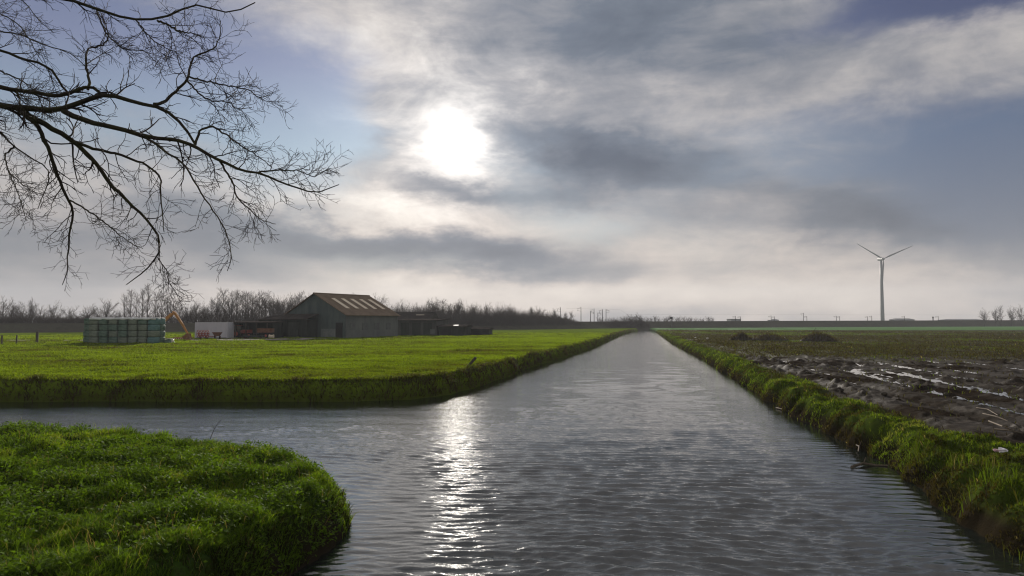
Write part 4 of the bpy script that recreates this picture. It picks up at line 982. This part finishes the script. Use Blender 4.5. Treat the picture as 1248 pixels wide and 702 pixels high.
# driftwood and sticks at the waterline
def stick(pxy, name, label, r_, z=0.03, branch=True):
    P = [at(px, py, z) for px, py in pxy]; b = P[0]
    t = thing(name, tuple(b), label, 'driftwood'); MB().tube([tuple(p - b + np.array([0, 0, .03 * math.sin(i * 2)])) for i, p in enumerate(P)], [r_ * (1 - .5 * i / len(P)) for i in range(len(P))], 7).build('stem', m_drift, t)
    if branch: MB().tube([tuple((P[1] - b)), tuple(P[1] - b + np.array([.12, .1, .16]))], [r_ * .5, r_ * .25], 5).build('side_branch', m_drift, t)
m_drift = worn('driftwood', (.09, .07, .05), (.18, .14, .10), 10, .85, .2)
stick([(1038, 569), (1052, 566), (1068, 566), (1082, 567)], 'driftwood', 'brown floating branch lying on the water by the right bank', .035)
stick([(1041, 541), (1047, 545), (1046, 549)], 'driftwood', 'short pale stick caught at the foot of the right bank', .02, .1)
stick([(946, 497), (960, 501), (968, 503)], 'driftwood', 'pale branch washed against the right bank half way along', .03)
stick([(992, 517), (1008, 522), (1018, 526)], 'driftwood', 'long pale branch at the waterline of the right bank', .03)
stick([(1106, 578), (1113, 582), (1128, 592)], 'driftwood', 'bleached twig at the water edge below the near tussocks', .018, .05)
for i, (a, b, c_) in enumerate([((1198, 504), (1215, 509), (1228, 512)), ((1205, 513), (1222, 521), (1236, 523)), ((1212, 523), (1230, 526), (1246, 527)), ((1190, 497), (1204, 500), (1216, 505))]):
    stick([a, b, c_], 'straw_stalk', ['upper', 'middle', 'lowest', 'furthest'][i] + ' dead pale stalk lying on the mud at the right edge', .018, 1.0, False)

# ------------------------------------------------------------------ haze over the flat land
hm = bpy.data.materials.new('haze_air'); hm.use_nodes = True; tt_ = hm.node_tree; tt_.nodes.clear(); g = G(tt_)
out = g.new('ShaderNodeOutputMaterial'); pvn = g.new('ShaderNodeVolumePrincipled'); pvn.inputs['Color'].default_value = (.80, .83, .90, 1); pvn.inputs['Density'].default_value = .00026; pvn.inputs['Anisotropy'].default_value = .1
g.link(pvn.outputs[0], out.inputs['Volume'])
HZ = 2700
hb = MB().box((0, 0, 65), (HZ * 2, HZ * 2, 140)).build('haze', hm); hb['kind'] = 'stuff'; hb['label'] = 'thin pale winter haze over the flat land'

# ------------------------------------------------------------------ sun and sky
SAZ, SEL = azel(557, 165)
sd_ = Vector((math.sin(SAZ) * math.cos(SEL), math.cos(SAZ) * math.cos(SEL), math.sin(SEL)))
sl = bpy.data.lights.new('sun', 'SUN'); sl.energy = 3.4; sl.angle = R(.8); sl.color = (1, .93, .82)
so = bpy.data.objects.new('sun', sl); COL.objects.link(so); so.rotation_euler = (-sd_).to_track_quat('-Z', 'Y').to_euler(); so.location = (0, 0, 60)
world = bpy.data.worlds.new('World'); scene.world = world; world.use_nodes = True; wt = world.node_tree; wt.nodes.clear(); g = G(wt)
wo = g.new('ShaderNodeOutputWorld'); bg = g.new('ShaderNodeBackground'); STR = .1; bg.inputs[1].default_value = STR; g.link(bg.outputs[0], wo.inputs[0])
sky = g.new('ShaderNodeTexSky', sky_type='NISHITA'); sky.sun_disc = False; sky.sun_elevation = SEL; sky.sun_rotation = SAZ; sky.dust_density = 1.5
dv = g.new('ShaderNodeTexCoord').outputs['Generated']
sp = g.new('ShaderNodeSeparateXYZ'); g.link(dv, sp.inputs[0]); X, Yc, Z = sp.outputs
az = g.m('ARCTAN2', X, Yc); el = g.m('ARCSINE', Z)
zc = g.m('ADD', g.m('MAXIMUM', Z, 0.0), .26)
cb = g.new('ShaderNodeCombineXYZ'); g.link(g.m('DIVIDE', X, zc), cb.inputs[0]); g.link(g.m('DIVIDE', Yc, zc), cb.inputs[1]); cb.inputs[2].default_value = .37
mpw = g.new('ShaderNodeMapping'); g.link(dv, mpw.inputs[0]); mpw.inputs['Scale'].default_value = (1, 1, 2.1); mpw.inputs['Location'].default_value = (.31, 1.7, .4)
P = mpw.outputs[0]
wn = g.noise(P, 5.0, 9, .62, 0, True); ws = g.new('ShaderNodeSeparateColor'); g.link(wn, ws.inputs[0])
azw = g.m('ADD', az, g.m('MULTIPLY', g.m('SUBTRACT', ws.outputs[0], .5), .26)); elw = g.m('ADD', el, g.m('MULTIPLY', g.m('SUBTRACT', ws.outputs[1], .5), .12))
def blob(cx, cy, rx, ry, rot=0, A=azw, E=elw):
    a0, e0 = azel(cx, cy); c, s = math.cos(R(rot)), math.sin(R(rot)); rx /= FPX; ry /= FPX
    da = g.m('SUBTRACT', A, a0); de = g.m('SUBTRACT', E, e0)
    p = g.m('ADD', g.m('MULTIPLY', da, c / rx), g.m('MULTIPLY', de, s / rx)); q = g.m('ADD', g.m('MULTIPLY', da, -s / ry), g.m('MULTIPLY', de, c / ry))
    return g.m('EXPONENT', g.m('MULTIPLY', g.m('ADD', g.m('MULTIPLY', p, p), g.m('MULTIPLY', q, q)), -1.0))
def total(base, lst):
    t = base
    for w, *b in lst: t = g.m('MULTIPLY_ADD', blob(*b), w, t)
    return t
n1 = g.noise(P, 3.0, 9, .60, .25); n2 = g.noise(P, 8.5, 10, .66, .5)
mps = g.new('ShaderNodeMapping'); g.link(dv, mps.inputs[0]); mps.inputs['Rotation'].default_value = (0, R(9), 0); mps.inputs['Scale'].default_value = (1, 1, 5.5); mps.inputs['Location'].default_value = (.7, .2, .1)
n3 = g.noise(mps.outputs[0], 4.5, 8, .6, .2)
T0 = g.m('ADD', g.m('MULTIPLY', g.m('SUBTRACT', n1, .5), .8), g.m('ADD', g.m('MULTIPLY_ADD', g.m('SUBTRACT', n3, .5), .6, .49), g.m('MULTIPLY', g.m('SUBTRACT', n2, .5), .62)))
T = total(T0, [(.66, 540, 308, 270, 26, -7), (-.35, 470, 262, 200, 16, -6), (.55, 575, 234, 115, 15), (.66, 745, 192, 165, 32, -13), (.40, 760, 40, 230, 70), (.45, 1060, 262, 150, 24), (.35, 1210, 250, 100, 45), (.2, 1150, 325, 190, 22), (.30, 90, 305, 260, 42), (.15, 90, 60, 230, 100),
                (-.45, 557, 165, 75, 50), (-.30, 430, 60, 140, 60), (-.16, 880, 135, 160, 28), (-.32, 930, 330, 240, 50), (-.5, 690, 360, 420, 26), (-.12, 110, 195, 220, 45), (-.25, 470, 240, 150, 30), (-.06, 1150, 90, 120, 60), (.2, 1180, 190, 150, 60), (-.15, 640, 80, 80, 60)])
Cb = total(g.m('ADD', .05, g.m('MULTIPLY', g.m('SUBTRACT', n2, .5), .5)), [(.8, 355, 150, 85, 85), (.7, 70, 70, 200, 110), (.45, 720, 268, 90, 28), (.3, 860, 300, 70, 40), (.9, 1150, 0, 130, 26), (.6, 1110, 165, 190, 40), (.75, 1235, 235, 80, 70), (.5, 60, 20, 230, 60), (.3, 1010, 215, 160, 20), (.3, 450, 330, 120, 30), (.25, 640, 200, 60, 40)])
E = 2 ** .6  * 1.06                                    # picture values below are divided by the exposure
cl = g.ramp(g.mapr(T, -.15, 1.15, 0, 1, False), [(0, (.78, .745, .70)), (.30, (.54, .505, .485)), (.54, (.285, .288, .312)), (.76, (.130, .155, .20)), (1, (.07, .09, .13))])
blue = g.mix(.75, g.mix(1, sky.outputs[0], (.022, .03, .046), 'MULTIPLY'), g.ramp(g.mapr(el, 0, .6), [(0, (.40, .42, .43)), (.35, (.27, .37, .47)), (.62, (.18, .21, .34)), (1, (.06, .09, .2))]))
dk = g.mapr(az, .10, .62); blue = g.mix(dk, blue, g.mix(1, blue, (.36, .41, .54), 'MULTIPLY'))
col = g.mix(g.mapr(Cb, .05, .85), cl, blue)
sdv = g.new('ShaderNodeVectorMath', operation='DOT_PRODUCT'); g.link(dv, sdv.inputs[0]); sdv.inputs[1].default_value = sd_
ang = g.m('ARCCOSINE', g.m('MINIMUM', sdv.outputs['Value'], .999999))
angw = g.m('MULTIPLY', ang, g.m('MULTIPLY_ADD', g.m('SUBTRACT', n2, .5), 1.5, 1.0))
def gau(s, ang=ang): q = g.m('DIVIDE', ang, s); return g.m('EXPONENT', g.m('MULTIPLY', g.m('MULTIPLY', q, q), -1.0))
br = g.m('ADD', .84, g.m('MULTIPLY', gau(.42), .26)); br = g.m('MULTIPLY', br, g.mapr(el, .40, .85, 1.0, 1.1)); col = g.mix(1, col, br, 'MULTIPLY')  # unseen sky overhead brightened to lift the water and ground
low = g.mapr(el, .30, 0); col = g.mix(g.m('MULTIPLY', low, .7), col, g.mix(1, col, (1.12, 1.0, .88), 'MULTIPLY'))
hole = g.mapr(T, .75, .05)
gl1 = g.m('MULTIPLY', g.m('EXPONENT', g.m('DIVIDE', angw, -.036)), g.m('MULTIPLY_ADD', hole, .72, .25)); gl2 = g.m('MULTIPLY', gau(.105, angw), g.m('MULTIPLY_ADD', hole, .26, .05))
glow = g.mix(1, g.m('MULTIPLY', g.m('ADD', gl1, gl2), g.m('MULTIPLY_ADD', g.m('SUBTRACT', ws.outputs[2], .5), 1.6, 1.0)), (1, .97, .92), 'MULTIPLY')
col = g.mix(1, col, glow, 'ADD')
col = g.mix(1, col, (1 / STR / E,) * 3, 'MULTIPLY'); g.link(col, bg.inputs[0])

# ------------------------------------------------------------------ render settings
vs_ = scene.view_settings; vs_.view_transform = 'Standard'; vs_.look = 'None'; vs_.exposure = .95; vs_.gamma = 1; vs_.use_curve_mapping = False
cy = scene.cycles; cy.use_denoising = True; cy.max_bounces = 6; cy.diffuse_bounces = 2; cy.glossy_bounces = 3; cy.transmission_bounces = 3; cy.volume_bounces = 0; cy.transparent_max_bounces = 8
cy.pixel_filter_type = 'BLACKMAN_HARRIS'; cy.filter_width = 1.15; cy.sample_clamp_indirect = 4; cy.sample_clamp_direct = 4.5; cy.use_adaptive_sampling = True; cy.adaptive_threshold = .006
scene.render.use_persistent_data = False
